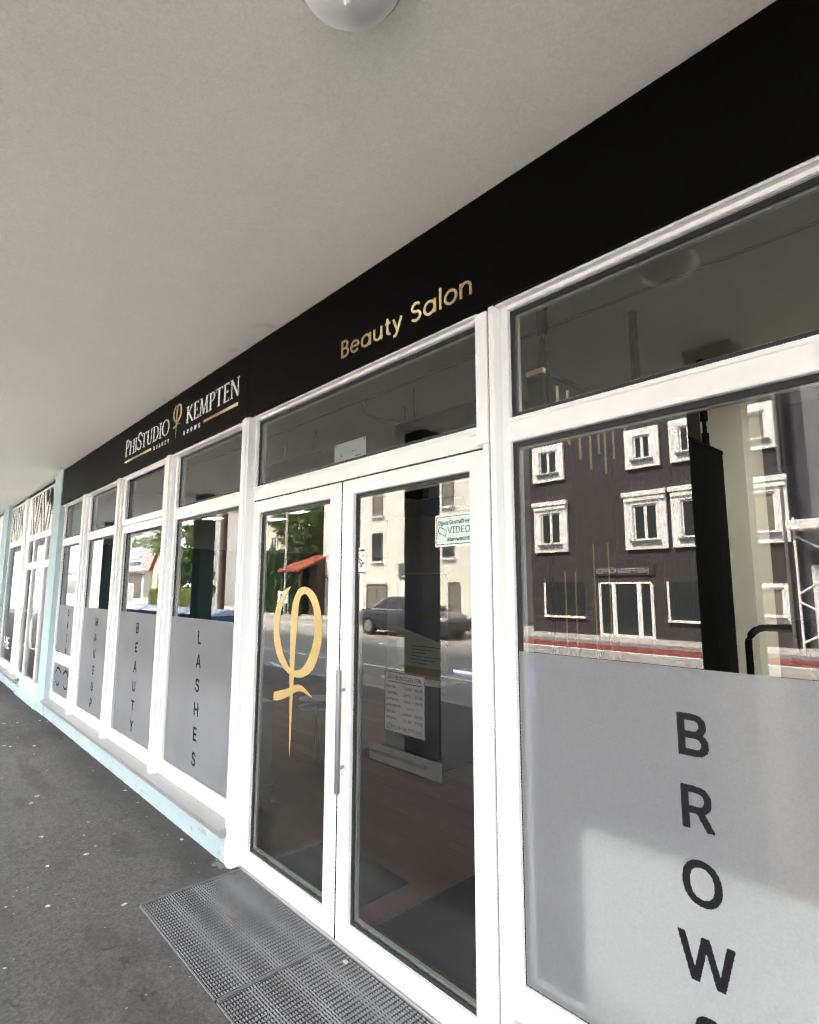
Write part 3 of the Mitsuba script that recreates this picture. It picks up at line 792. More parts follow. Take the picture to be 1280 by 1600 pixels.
obj('dark_print', [flat(unary_union([Polygon(arc(-9.78, 3.02, .10, .14, 0, 360)), Polygon(arc(-10.05, 3.06, .09, .10, 0, 360))]), 0.0045, 0.001)], BLACK, HB)

# ---------------------------------------------------------------- doormats of steel grating
def grating(x0, x1, name_label):
    g = thing('grating_mat', name_label, 'doormat', None)
    y0, y1 = MY0, MY1
    obj('well', [B(x0, x1, y0, y1, -0.15, -0.022)], PIT, g)
    obj('rim', [C(x0, x1, y0 - 0.010, y0 - 0.0005, -0.05, 0.003, 0.0015), C(x0, x1, y1 + 0.0005, y1 + 0.006, -0.05, 0.003, 0.0015), C(x0 - 0.0085, x0 - 0.0005, y0, y1, -0.05, 0.003, 0.0015), C(x1 + 0.0005, x1 + 0.0085, y0, y1, -0.05, 0.003, 0.0015)], STEELFRAME, g)
    ys = np.arange(y0 + 0.008, y1 - 0.004, 0.0132)
    # load bars run along the front and are notched where the cross bars pass
    bars = []
    for y in ys:
        m = B(x0 + 0.002, x1 - 0.002, y - 0.0027, y + 0.0027, -0.020, -0.0018 + 0.0010 * math.sin(y * 911.0))
        bars.append(m)
    obj('load_bars', bars, GRATE, g, kind='stuff')
    xs = np.arange(x0 + 0.012, x1 - 0.003, 0.026)
    obj('cross_bars', [B(x - 0.0026, x + 0.0026, y0 + 0.002, y1 - 0.002, -0.017, -0.0012) for x in xs], STEELBAR, g, kind='stuff')
    return g


grating(MX0, MXM - 0.009, 'left steel grating doormat below the gold emblem door')
grating(MXM + 0.009, MX1, 'right steel grating doormat below the door with the notices')


def pebble(x, y, z, r, mat, name, label, cat, flatn=0.35, seed=1):
    s = trimesh.creation.icosphere(2, r)
    v = s.vertices * np.array([1.2, 0.9, flatn])
    v = v * (0.75 + 0.5 * meshkit.noise(s.vertices / r * 1.3 + seed * 7.7)[:, None])
    s.vertices = v + np.array([x, y, z + r * flatn * 0.5])
    obj(name, s, mat, label=label, cat=cat, smooth=True)


pebble(-2.20, -0.045, 0.0, 0.012, CHIP, 'chip', 'small pale chip of stone lying on the right grating mat', 'stone')
# dry leaf on the left mat
lf = []
for i, a in enumerate(np.linspace(0, 2 * math.pi, 7)[:-1]):
    lf.append(trimesh.Trimesh([[0, 0, 0.004], [0.024 * math.cos(a - .35), 0.024 * math.sin(a - .35), 0.010 + 0.004 * (i % 2)], [0.030 * math.cos(a), 0.030 * math.sin(a), 0.006], [0.02 * math.cos(a + .4), 0.02 * math.sin(a + .4), 0.011]], [[0, 1, 2], [0, 2, 3]], process=False))
lf = trimesh.util.concatenate(lf); lf.apply_translation((-2.86, -0.26, 0.0))
obj('dry_leaf', lf, LEAFLITTER, label='small crumpled brown leaf lying on the left grating mat', cat='leaf')
# broken mortar at the corner of the plinth
cr = []
for i in range(46):
    a, rr = rnd.uniform(0, 6.28), abs(rnd.gauss(0, 0.5))
    x, y = -3.41 + 0.075 * rr * math.cos(a) - 0.01, -0.075 + 0.028 * rr * math.sin(a)
    r0 = rnd.uniform(0.004, 0.015)
    b = trimesh.creation.icosphere(1, r0)
    b.vertices = b.vertices * np.array([1.4, 1.0, 0.35]) * (0.7 + 0.6 * meshkit.noise(b.vertices / r0 * 1.5 + i)[:, None]) + np.array([x, y, 0.001])
    cr.append(b)
obj('mortar_crumbs', cr, DIRT, label='crumbled mortar at the corner of plinth and doormat', cat='mortar', kind='stuff')
# ---------------------------------------------------------------- lamp on the soffit
LX, LY = -1.03, -0.965
LP = thing('ceiling_lamp', 'round opal dome lamp with a small nipple screwed to the arcade soffit', 'lamp')
shade = lathe([(0.0, -0.110), (0.006, -0.1095), (0.010, -0.104), (0.013, -0.100), (0.048, -0.094), (0.094, -0.075), (0.126, -0.048), (0.142, -0.020), (0.145, -0.006), (0.140, -0.002)], 64)
shade.apply_translation((LX, LY, ZC - 0.006)); obj('shade', shade, LAMPGLASS, LP, smooth=45)
base = lathe([(0.0, -0.014), (0.150, -0.014), (0.154, -0.010), (0.154, 0.0), (0.0, 0.0)], 64)
base.apply_translation((LX, LY, ZC - 0.001)); obj('base', base, LAMPBASE, LP, smooth=30)
# ---------------------------------------------------------------- salon interior
ZI = 3.10
obj('interior_floor', [B(-9.0, 4.0, 0.101, 6.2, -0.1, -0.001)], WOOD, HB)
obj('interior_ceiling', [B(-9.0, 4.0, 0.102, 6.2, ZI, ZI + 0.1)], INCEIL, HB)
obj('interior_wall', [B(-9.0, 4.0, 6.0, 6.2, 0, ZI - 0.002)], INWALL, HB)
obj('interior_wall', [B(-9.2, -8.99, 0.36, 6.2, 2.28, ZI - 0.002)], INWALL, HB)
obj('interior_wall', [B(-9.2, -8.97, 0.36, 5.99, 0, 2.279)], INTEAL, HB, label='dark teal party wall inside the salon')
obj('interior_wall', [B(3.9, 4.0, 0.1, 5.99, 0, ZI - 0.002)], INWALL, HB)
obj('interior_wall', [B(-1.35, -1.10, 2.225, 2.62, 0, ZI - 0.002)], INBEIGE, HB, label='beige wall pier inside the salon')
obj('interior_wall', [B(-1.099, 3.89, 3.4, 3.6, 0, ZI - 0.002)], INDARK, HB, label='dark wall of the treatment room')
obj('header', [B(-9.0, 4.0, 0.071, 0.10, 2.80, ZI - 0.002)], INWALL, HB)
# neighbour room
obj('interior_wall', [B(-31, -9.26, 3.5, 3.7, -0.1, ZI)], INWALL, HB)
obj('interior_floor', [B(-31, -9.26, 0.101, 3.5, -0.1, 0.08)], WOOD, HB)
obj('interior_ceiling', [B(-31, -9.26, 0.102, 3.5, ZI, ZI + 0.1)], INCEIL, HB)

SP = thing('slat_partition', 'black slatted room divider with brass strips hung from rods behind the right window', 'room divider')
obj('core', [B(-1.262, -1.203, 0.16, 2.14, 0.02, 2.50)], BLACK, SP)
obj('top_cap', [C(-1.285, -1.196, 0.17, 2.15, 2.501, 2.525, 0.003)], BLACK, SP)
obj('end_cap', [C(-1.285, -1.20, 0.135, 0.158, 2.505, 2.53, 0.003)], BRASS, SP)
obj('end_board', [B(-1.28, -1.203, 0.14, 0.157, 0.02, 2.503)], BLACK, SP)
for i in range(12):
    y = 0.165 + i * 0.164
    obj('slat', [B(-1.2025, -1.196, y, y + 0.161, 0.03, 2.495)], BLACK, SP)
for y, a, b in ((0.225, 2.20, 2.47), (0.30, 2.24, 2.47), (0.385, 2.19, 2.46), (0.47, 2.16, 2.46), (0.545, 2.24, 2.47), (0.60, 2.16, 2.47), (0.68, 2.24, 2.48), (0.80, 2.28, 2.48), (0.235, 1.38, 1.72), (0.31, 1.38, 1.72), (0.46, 1.36, 1.84), (0.585, 1.34, 1.85)):
    obj('brass_strip', [B(-1.1958, -1.1935, y - (0.009 if a > 1.9 else 0.004), y + (0.009 if a > 1.9 else 0.004), a, b)], BRASSDIM, SP)
for y in (0.20, 1.05, 1.98):
    obj('hanging_rod', [cyl((-1.24, y, 2.53), (-1.24, y, 2.62), 0.022), cyl((-1.24, y, 2.62), (-1.24, y, 2.70), 0.012), cyl((-1.24, y, 2.70), (-1.24, y, ZI - 0.002), 0.022)], BLACK, SP, smooth=40)
WC = thing('low_white_board', 'low pale board standing behind the frosted foot of the right window', 'board')
obj('body', [C(-1.115, 1.2, 0.14, 0.21, 0.04, 0.815, 0.006)], CABWHITE, WC)
obj('plinth', [B(-1.09, 1.18, 0.145, 0.205, 0.0, 0.039)], BLACK, WC)
WL = thing('grey_cabinet', 'long grey low cabinet behind the frosted windows left of the door', 'cabinet')
obj('body', [C(-8.4, -3.95, 0.20, 0.55, 0.04, 0.80, 0.006)], GREYCAB, WL)
obj('plinth', [B(-8.38, -4.17, 0.24, 0.53, 0.0, 0.039)], BLACK, WL)
# black tubular stand with clamp
ST = thing('tube_stand', 'black bent tube frame with a clamp standing behind the right window', 'stand')
pts = [(-0.665, 0.55, 0.02), (-0.665, 0.55, 1.46)] + [(-0.665 + 0.06 - 0.06 * math.cos(a), 0.55, 1.46 + 0.06 * math.sin(a)) for a in np.linspace(0, math.pi / 2, 7)[1:]] + [(0.45, 0.55, 1.52)]
obj('tube', [tube(pts, 0.012)], BLACK, ST, smooth=50)
obj('clamp', [C(-0.525, -0.475, 0.52, 0.58, 1.49, 1.55, 0.006), C(-0.512, -0.488, 0.53, 0.57, 1.43, 1.491, 0.004), C(-0.535, -0.455, 0.525, 0.575, 1.405, 1.432, 0.004)], BLACK, ST)
obj('foot', [C(-0.72, -0.61, 0.40, 0.70, 0.0, 0.02, 0.004)], BLACK, ST)
# hung black boxes
BX = thing('hanging_box', 'long black box hung from thin rods behind the fanlight of the door', 'light box')
obj('body', [C(-2.95, -1.98, 0.88, 1.16, 2.66, 2.82, 0.006)], BLACK, BX)
for x in (-2.86, -2.24):
    obj('rod', [cyl((x, 1.0, 2.82), (x, 1.0, ZI - 0.002), 0.006)], BLACK, BX)
BX2 = thing('hanging_box', 'dark box hung low behind the left end of the fanlight', 'light box')
obj('body', [C(-5.3, -4.1, 0.98, 1.5, 2.68, 2.86, 0.006)], BLACK, BX2)
for x in (-4.85, -4.3):
    obj('rod', [cyl((x, 1.1, 2.86), (x, 1.1, ZI - 0.002), 0.006)], BLACK, BX2)
TR = thing('ceiling_track', 'thin grey rail under the salon ceiling parallel to the windows', 'rail')
obj('rail', [B(-7.5, 3.5, 0.865, 0.877, ZI - 0.012, ZI - 0.002)], STEELFRAME, TR)
obj('bracket', [tube([(-3.3, 0.88, ZI - 0.02), (-3.3, 0.90, ZI - 0.10), (-3.24, 1.02, ZI - 0.16), (-3.16, 1.18, ZI - 0.14), (-3.16, 1.18, ZI - 0.02)], 0.016)], STEELFRAME, TR, smooth=50)
AC = thing('wall_unit', 'dark teal wall unit high inside the salon right of the door', 'air conditioner')
obj('body', [C(-4.86, -4.3, 2.95, 3.2, 2.53, 2.71, 0.02)], INTEAL, AC)
PJ = thing('ceiling_projector', 'small black projector under the salon ceiling', 'projector')
obj('body', [C(-5.06, -4.84, 2.9, 3.12, 2.76, 2.89, 0.01)], BLACK, PJ)
obj('mount', [cyl((-4.95, 3.0, 2.89), (-4.95, 3.0, ZI - 0.002), 0.018)], BLACK, PJ)
# poster stand
BN = thing('roll_up_banner', 'navy and white poster banner standing on a dark counter inside the door', 'banner')
obj('sheet', [flat(sbox(-4.72, 0.72, -3.96, 1.80), 2.5, 0.003)], DIMPAPER, BN)
obj('print', [flat(Polygon([(-4.72, 1.80), (-3.96, 1.80), (-3.96, 1.06), (-4.03, 1.09), (-4.72, 1.24)]), 2.4968, 0.001)], NAVY, BN)
obj('face_print', [flat(unary_union([affinity.scale(Polygon(arc(-4.26, 1.62, 0.07, 0.095, 0, 360, 24)), 1, 1), Polygon([(-4.50, 1.34), (-4.40, 1.42), (-4.2, 1.40), (-4.05, 1.34), (-4.05, 1.28), (-4.3, 1.30)])]), 2.4955, 0.001)], SKINPRINT, BN)
obj('lettering', [flat(unary_union([sbox(-4.5 + 0.02 * (i % 2), 1.04 - 0.035 * i, -4.05 - 0.1 * (i % 3), 1.046 - 0.035 * i) for i in range(6)]), 2.4955, 0.001)], INK, BN)
obj('print_band', [flat(sbox(-4.72, 0.75, -3.96, 0.83), 2.4955, 0.001)], OCHRE, BN)
obj('top_rail', [C(-4.73, -3.95, 2.49, 2.515, 1.80, 1.815, 0.003)], STEELFRAME, BN)
DC = thing('dark_counter', 'dark grey counter under the banner inside the door', 'counter')
obj('body', [C(-4.75, -3.95, 2.35, 2.9, 0.0, 0.69, 0.006)], STEELFRAME, DC)
obj('top', [C(-4.78, -3.92, 2.32, 2.93, 0.69, 0.712, 0.004)], INWHITE, DC)
RC = thing('reception_desk', 'white reception desk with a blue light strip along its top edge', 'desk')
obj('body', [C(-4.9, -2.9, 3.6, 4.1, 0.08, 0.64, 0.006)], INWHITE, RC)
obj('plinth', [B(-4.88, -2.92, 3.62, 4.08, 0, 0.079)], INWALL, RC)
k = obj('light_strip', [B(-4.9, -2.9, 3.59, 3.599, 0.615, 0.645)], INWHITE, RC)
scene[k]['emitter'] = {'type': 'area', 'radiance': {'type': 'rgb', 'value': [0.05, 0.05, 0.22]}}
RG = obj('rug', [C(-4.75, -3.7, 1.9, 3.45, 0.0, 0.012, 0.004)], TEALRUG, label='dark teal rug on the salon floor before the reception desk', cat='rug')
obj('entrance_mat', [C(-2.30, -1.45, 0.22, 1.4, 0.0, 0.012, 0.004)], DARKMAT, label='dark rubber entrance mat inside the right door leaf', cat='doormat')
obj('entrance_mat', [C(-3.25, -2.5, 0.18, 0.62, 0.0, 0.010, 0.004)], BLACK, label='black ribbed entrance mat inside the left door leaf', cat='doormat')
TB = thing('side_table', 'small two tier glass side table inside the left door leaf', 'table')
for z in (0.575, 0.50):
    obj('shelf', [cyl((-4.80, 1.5, z - 0.006), (-4.80, 1.5, z + 0.006), 0.17, 32)], CLEARP, TB, smooth=40)
obj('stem', [cyl((-4.80, 1.5, 0.0), (-4.80, 1.5, 0.57), 0.014)], CHROME, TB, smooth=40)
CH = thing('white_stool', 'low rounded white stool in the lower left of the left door', 'stool')
st = trimesh.creation.icosphere(3, 1.0)
st.vertices = np.sign(st.vertices) * np.abs(st.vertices) ** 0.7 * np.array([0.15, 0.12, 0.065]) + np.array([-4.1, 0.52, 0.20])
obj('seat', st, CLEARP, CH, smooth=True)
obj('leg', [cyl((-4.1, 0.52, 0.0), (-4.1, 0.52, 0.15), 0.03)], CLEARP, CH, smooth=40)
# lit salon panels; the last three are unseen, added to brighten the right side
for x, y, z, e, where in ((-6.8, 2.11, 2.6, 2.0, 'leftmost through the left door'), (-5.95, 1.92, 2.6, 2.0, 'second through the left door'), (-7.3, 1.44, 2.6, 2.0, 'seen above the frosted LASHES window'),
                          (-4.47, 3.1, 2.6, 2.0, 'seen in the right door above the notice'), (0.4, 1.3, 3.0, 5.0, 'added unseen to brighten the pale board at the right'), (-0.2, 1.6, 3.0, 5.0, 'added unseen to brighten the beige pier'), (2.4, 1.6, 3.0, 3.0, 'added unseen at the far right of the room')):
    cl = thing('ceiling_light', 'small lit panel hung in the salon, ' + where, 'ceiling light', 'lit panels hung in the salon')
    obj('frame', [B(x - 0.17, x + 0.17, y - 0.11, y + 0.11, z - 0.018, z - 0.004)], TRIM, cl)
    obj('rod', [cyl((x, y, z - 0.004), (x, y, ZI - 0.002), 0.004, 8)], STEELFRAME, cl)
    k = obj('diffuser', [trimesh.Trimesh([[x - .15, y - .09, z - .021], [x - .15, y + .09, z - .021], [x + .15, y + .09, z - .021], [x + .15, y - .09, z - .021]], [[0, 1, 2], [0, 2, 3]], process=False)], TRIM, cl)
    scene[k]['emitter'] = {'type': 'area', 'radiance': {'type': 'rgb', 'value': [e, e, e * 0.9]}}

# ---------------------------------------------------------------- across the street (seen in the glass)
YD = -17.0
GH = thing('grey_house', 'charcoal rendered town house with white framed windows across the street', 'house')
obj('wall', [B(-13.05, -4.22, YD - 9, YD, -0.1, 9.2)], DARKREN, GH)
obj('roof', [trimesh.convex.convex_hull(np.array([[-13.4, YD + .35, 9.2], [-3.9, YD + .35, 9.2], [-3.9, YD - 9.3, 9.2], [-13.4, YD - 9.3, 9.2], [-12.5, YD - 4.5, 13], [-4.8, YD - 4.5, 13]]))], ROOFGREY, GH)


def far_window(parent, x0, x1, z0, z1, y, surround=0.28, cornice=False, panes=2, mat=PANE, face=TRIM, label=None):
    w = part('window', parent, label)
    if surround:
        obj('surround', [B(x0, x0 + surround, y, y + 0.10, z0, z1), B(x1 - surround, x1, y, y + 0.10, z0, z1), B(x0 + surround, x1 - surround, y, y + 0.10, z0, z0 + surround * .8), B(x0 + surround, x1 - surround, y, y + 0.10, z1 - surround * (1.5 if cornice else .8), z1)], face, w)
        if cornice:
            obj('cornice', [B(x0 - 0.04, x1 + 0.04, y + 0.101, y + 0.20, z1 - 0.16, z1), B(x0 + 0.02, x1 - 0.02, y + 0.101, y + 0.16, z1 - 0.32, z1 - 0.20)], face, w)
        obj('sill', [B(x0 + surround * .7, x1 - surround * .7, y + 0.102, y + 0.2, z0 + surround * .8, z0 + surround * .8 + 0.06)], STEELFRAME, w)
    a, b = x0 + surround + 0.0, x1 - surround
    c, d = z0 + surround * .8 + (0.06 if surround else 0), z1 - surround * (1.5 if cornice else .8)
    obj('frame', Frame(a, b, c, d, y + 0.002, y + 0.04, 0.07) + ([B((a + b) / 2 - 0.05, (a + b) / 2 + 0.05, y + 0.003, y + 0.045, c + .07, d - .07)] if panes == 2 else []), TRIM if surround else face, w)
    obj('pane', [B(a + 0.05, b - 0.05, y + 0.001, y + 0.012, c + 0.05, d - 0.05)], mat, w)


for (x0, x1, z0, z1, cor, n, m) in ((-12.83, -11.43, 5.80, 7.24, False, 2, PANE), (-8.965, -7.765, 5.77, 7.16, False, 2, PANE), (-7.42, -6.20, 5.77, 7.19, False, 2, PANE), (-5.60, -4.315, 5.76, 7.17, False, 1, PANEOLIVE),
                                   (-12.82, -11.35, 3.02, 4.99, True, 2, PANE), (-9.09, -7.645, 2.96, 4.95, True, 2, PANE), (-7.49, -6.05, 2.97, 4.96, True, 2, PANE), (-5.62, -4.23, 2.965, 4.92, True, 1, PANEOLIVE)):
    far_window(GH, x0, x1, z0, z1, YD, 0.30, cor, n, m)
far_window(GH, -5.55, -4.37, 0.66, 1.80, YD, 0.14, False, 1, PANEOLIVE)
for (x0, x1) in ((-12.43, -10.80), (-7.74, -6.05)):
    w = part('window', GH)
    obj('pane', [B(x0, x1, YD + 0.001, YD + 0.02, 0.64, 1.87)], PANE, w)
    obj('sill', [B(x0 - .05, x1 + .05, YD, YD + 0.10, 0.56, 0.64), B(x0 - .05, x0 + .02, YD, YD + 0.06, 0.641, 1.87)], TRIM, w)
d = part('door', GH)
obj('frame', [B(-10.2, -10.1, YD, YD + .06, 0, 1.85), B(-9.70, -9.55, YD, YD + .06, 0, 1.85), B(-8.80, -8.64, YD, YD + .06, 0, 1.85), B(-10.1, -8.3, YD, YD + .055, 1.80, 1.87), B(-8.34, -8.24, YD, YD + .055, 0, 1.8), B(-10.1, -8.34, YD, YD + 0.05, 0.0, 0.08)], TRIM, d)
obj('pane', [B(-10.12, -8.3, YD + 0.001, YD + 0.03, 0.05, 1.82)], PANE, d)
obj('name_board', [B(-10.42, -8.18, YD, YD + 0.06, 2.10, 2.42)], DARKREN, GH)
tt = fit_text('HÖFFERAHÖFFER', -8.35, -10.25, 2.17, 0.17, YD + 0.061, 0.02, m=FACEB)
obj('lettering', [tt], GALV, GH)
obj('downpipe', [cyl((-4.5 + 0.15, YD + .08, 0), (-4.35, YD + .08, 9.1), 0.05)], STEELFRAME, GH)
# slate house to the right with a white scaffold
SH = thing('slate_house', 'blue grey house with a covered passage to the right of the charcoal house', 'house')
obj('wall', [B(-4.2, 6, YD - 10, YD - 0.4, -0.1, 8.6)], PLUM, SH)
obj('wall', [B(-3.75, -3.0, YD - 0.395, YD - 0.3, 3.6, 8.6)], STEELFRAME, SH)
obj('door', [B(-3.9, -3.2, YD - 0.399, YD - 0.34, 0.0, 2.3)], TRIM, SH)
obj('roof', [B(-4.2, 6.4, YD - 10, YD - 0.1, 8.601, 8.8)], ROOFGREY, SH)
SC = thing('scaffold', 'white tube scaffold with crossed braces in front of the blue grey house', 'scaffold')
for x in (-4.05, -2.2, -0.4):
    obj('post', [cyl((x, YD + 0.5, 0), (x, YD + 0.5, 3.6), 0.035, 8)], TRIM, SC)
for (x0, x1, z0, z1) in ((-4.05, -2.2, 3.1, 1.9), (-4.05, -2.2, 1.5, 2.7), (-4.05, -2.2, 1.3, 0.2), (-4.05, -2.2, 0.2, 1.2), (-2.2, -0.4, 3.1, 1.9), (-2.2, -0.4, 1.5, 2.7), (-2.2, -.4, 1.3, .2)):
    obj('brace', [cyl((x0, YD + 0.55, z0), (x1, YD + 0.55, z1), 0.03, 8)], TRIM, SC)
obj('deck', [B(-4.15, -0.3, YD + 0.1, YD + 0.9, 3.25, 3.5)], TRIM, SC)

# white house
YW = -18.0
S1 = 19.7 / 18.7


def sx(x): return x * S1


def sz(z): return (z - 1.655) * S1 + 1.655


WH = thing('white_house', 'cream rendered town house with dark plain windows and a small projecting sign', 'house')
obj('wall', [B(-29.2, -15.4, YW - 10, YW, -0.1, 11.5)], CREAM, WH)
obj('wall', [B(-32.4, -29.201, YW - 12, YW - 2.4, -0.1, 10.5)], CREAM, WH)
obj('roof', [trimesh.convex.convex_hull(np.array([[-29.6, YW + .4, 11.5], [-15, YW + .4, 11.5], [-15, YW - 10, 11.5], [-29.6, YW - 10, 11.5], [-28, YW - 5, 15], [-16.5, YW - 5, 15]]))], TILE, WH)
for (x0, x1) in ((-25.9, -25.55), (-24.33, -23.46), (-21.66, -20.3), (-18.9, -18.14)):
    for (z0, z1) in ((3.03, 4.52), (5.42, 6.77), (7.9, 9.2)):
        w = part('window', WH)
        obj('pane', [B(sx(0) + x0, x1, YW + .001, YW + .02, sz(z0), sz(z1))], PANE if (z0 < 4) else PANEOLIVE, w)
        obj('frame', Frame(x0, x1, sz(z0), sz(z1), YW + 0.001, YW + .05, 0.05, c=0.002) + [B(x0 + .05, x1 - .05, YW + .002, YW + .04, sz(z0) + .42, sz(z0) + .47)], STEELFRAME, w)
        obj('sill', [B(x0 - .08, x1 + .08, YW, YW + .14, sz(z0) - .09, sz(z0) - .001)], TRIM, w)
for (x0, x1, z1) in ((-24.8, -23.04, 1.87), (-18.52, -17.78, 1.92)):
    w = part('window', WH)
    obj('pane', [B(x0, x1, YW + .001, YW + .02, 0.3, sz(z1))], PANEOLIVE, w)
    obj('frame', Frame(x0, x1, .3, sz(z1), YW + 0.001, YW + .05, 0.08, c=0.002) + [B((x0 + x1) / 2 - .03, (x0 + x1) / 2 + .03, YW + .002, YW + .04, .38, sz(z1) - .08)], STEELFRAME, w)
d = part('door', WH)
obj('panel', [B(-21.95, -21.2, YW + .001, YW + .03, 0, 2.06)], INWHITE, d)
obj('handle', [B(-21.8, -21.74, YW + .03, YW + .08, .9, 1.1)], BLACK, d)
HSN = thing('hanging_sign', 'grey square sign with a white looped emblem on the cream house', 'sign')
obj('board', [B(-22.05, -21.05, YW + .002, YW + .10, sz(2.12), sz(2.86))], STEELFRAME, HSN)
pe = affinity.scale(affinity.translate(PHIPOLY, 2.8, -1.2), -0.42, 0.48, origin=(0, 0))
me = extr(pe.buffer(0.006), 0.01); me.apply_transform(FACEB @ np.diag([-1, 1, 1, 1.0])); me.invert(); me.apply_translation((-21.45, YW + .101, sz(2.52)))
obj('emblem', [me], TRIM, HSN)
obj('lettering', [B(-21.75, -21.2, YW + .101, YW + .11, sz(2.19), sz(2.25))], TRIM, HSN)
# lean-to with red tiled roof
LT = thing('lean_to', 'timber lean-to with a red tiled roof against the cream house', 'shed')
rf = trimesh.Trimesh([[-31.4, YW + 1.9, 2.75], [-28.9, YW + 1.9, 2.75], [-28.9, YW - .4, 3.75], [-31.4, YW - .4, 3.75], [-31.4, YW + 1.9, 2.62], [-28.9, YW + 1.9, 2.62], [-28.9, YW - .4, 3.6], [-31.4, YW - .4, 3.6]], [[0, 1, 2], [0, 2, 3], [5, 4, 6], [4, 7, 6], [0, 4, 5], [0, 5, 1], [1, 5, 6], [1, 6, 2], [3, 7, 4], [3, 4, 0], [2, 6, 7], [2, 7, 3]], process=False)
obj('roof', rf, TILE, LT)
obj('post', [B(-31.2, -31.05, YW + 1.6, YW + 1.75, 0, 2.65)], TIMBER, LT); obj('post', [B(-29.15, -29.0, YW + 1.6, YW + 1.75, 0, 2.65)], TIMBER, LT)
obj('wall', [B(-29.7, -28.95, YW - .38, YW + .6, 0, 3.3)], TIMBER, LT); obj('wall', [B(-31.3, -29.71, YW - .38, YW - .2, 0, 3.4)], GALV, LT)
NB = thing('notice_board', 'white notice board on posts before the lean-to', 'board')
obj('board', [B(-30.3, -29.2, YW + 2.4, YW + 2.45, 0.75, 1.45)], TRIM, NB)
for x in (-30.25, -29.25): obj('post', [cyl((x, YW + 2.36, 0), (x, YW + 2.36, 1.5), .03, 8)], GALV, NB)
obj('poster', [B(-30.0, -29.75, YW + 2.451, YW + 2.456, 0.95, 1.3)], BLUESIGN, NB)
obj('poster', [B(-29.6, -29.4, YW + 2.451, YW + 2.456, 0.9, 1.2)], MAROON, NB)
DPp = tube([(-28.6, YW + .3, 2.35), (-28.2, YW + .35, 2.25), (-27.9, YW + .35, 2.1), (-27.85, YW + .35, 1.2)], .06)
obj('downpipe', [DPp], BLACK, WH, smooth=50)

# street lamp
SL = thing('street_lamp', 'slim pale street lamp post standing before the hedge', 'street lamp')
obj('post', [cyl((-30.6, -16.2, 0), (-30.6, -16.2, 8.5), .07, 12)], GALV, SL, smooth=40)
obj('arm', [tube([(-30.6, -16.2, 8.4), (-30.6, -15.6, 8.7), (-30.6, -14.7, 8.75)], .045)], GALV, SL, smooth=40)
obj('head', [C(-30.75, -30.45, -14.9, -14.2, 8.68, 8.80, .03)], GALV, SL)
# blue bins
def wheelie(x, y, label, w=0.58, h=1.05, group=None, mat=BLUEBIN):
    b = thing('recycling_bin', label, 'bin', group)
    d = w * 0.62
    body = trimesh.convex.convex_hull(np.array([[x + s * w * (.42 if z < .2 else .5), y + t * d * (.42 if z < .2 else .5), z] for s in (-1, 1) for t in (-1, 1) for z in (.06, h - .1)]))
    obj('body', body, mat, b)
    n = 12
    lid = [[x + s * (w * .53), y - d * .55 + 1.1 * d * i / n, h - .1 + .16 * math.sin(math.pi * (.12 + .76 * i / n)) - .045] for s in (-1, 1) for i in range(n + 1)] + [[x + s * w * .53, y + t * d * .55, h - .1] for s in (-1, 1) for t in (-1, 1)]
    obj('lid', trimesh.convex.convex_hull(np.array(lid)), BLUELID, b)
    for s in (-1, 1): obj('wheel', [cyl((x + s * w * .4, y + d * .3, .07), (x + s * w * .48, y + d * .3, .07), .07, 14)], TYRE, b)


wheelie(-34.6, -16.3, 'blue wheeled bin beside the dark hedge across the street', 1.1, 1.0)
for i in range(5):
    wheelie(-17.3 + 1.42 * i, -3.45 + 0.06 * (i % 2), f'blue recycling container with painted sky sheen on its lid at the near kerb, {("first", "second", "third", "fourth", "last")[i]} from the left', 1.34, 1.19, 'blue containers at the near kerb')

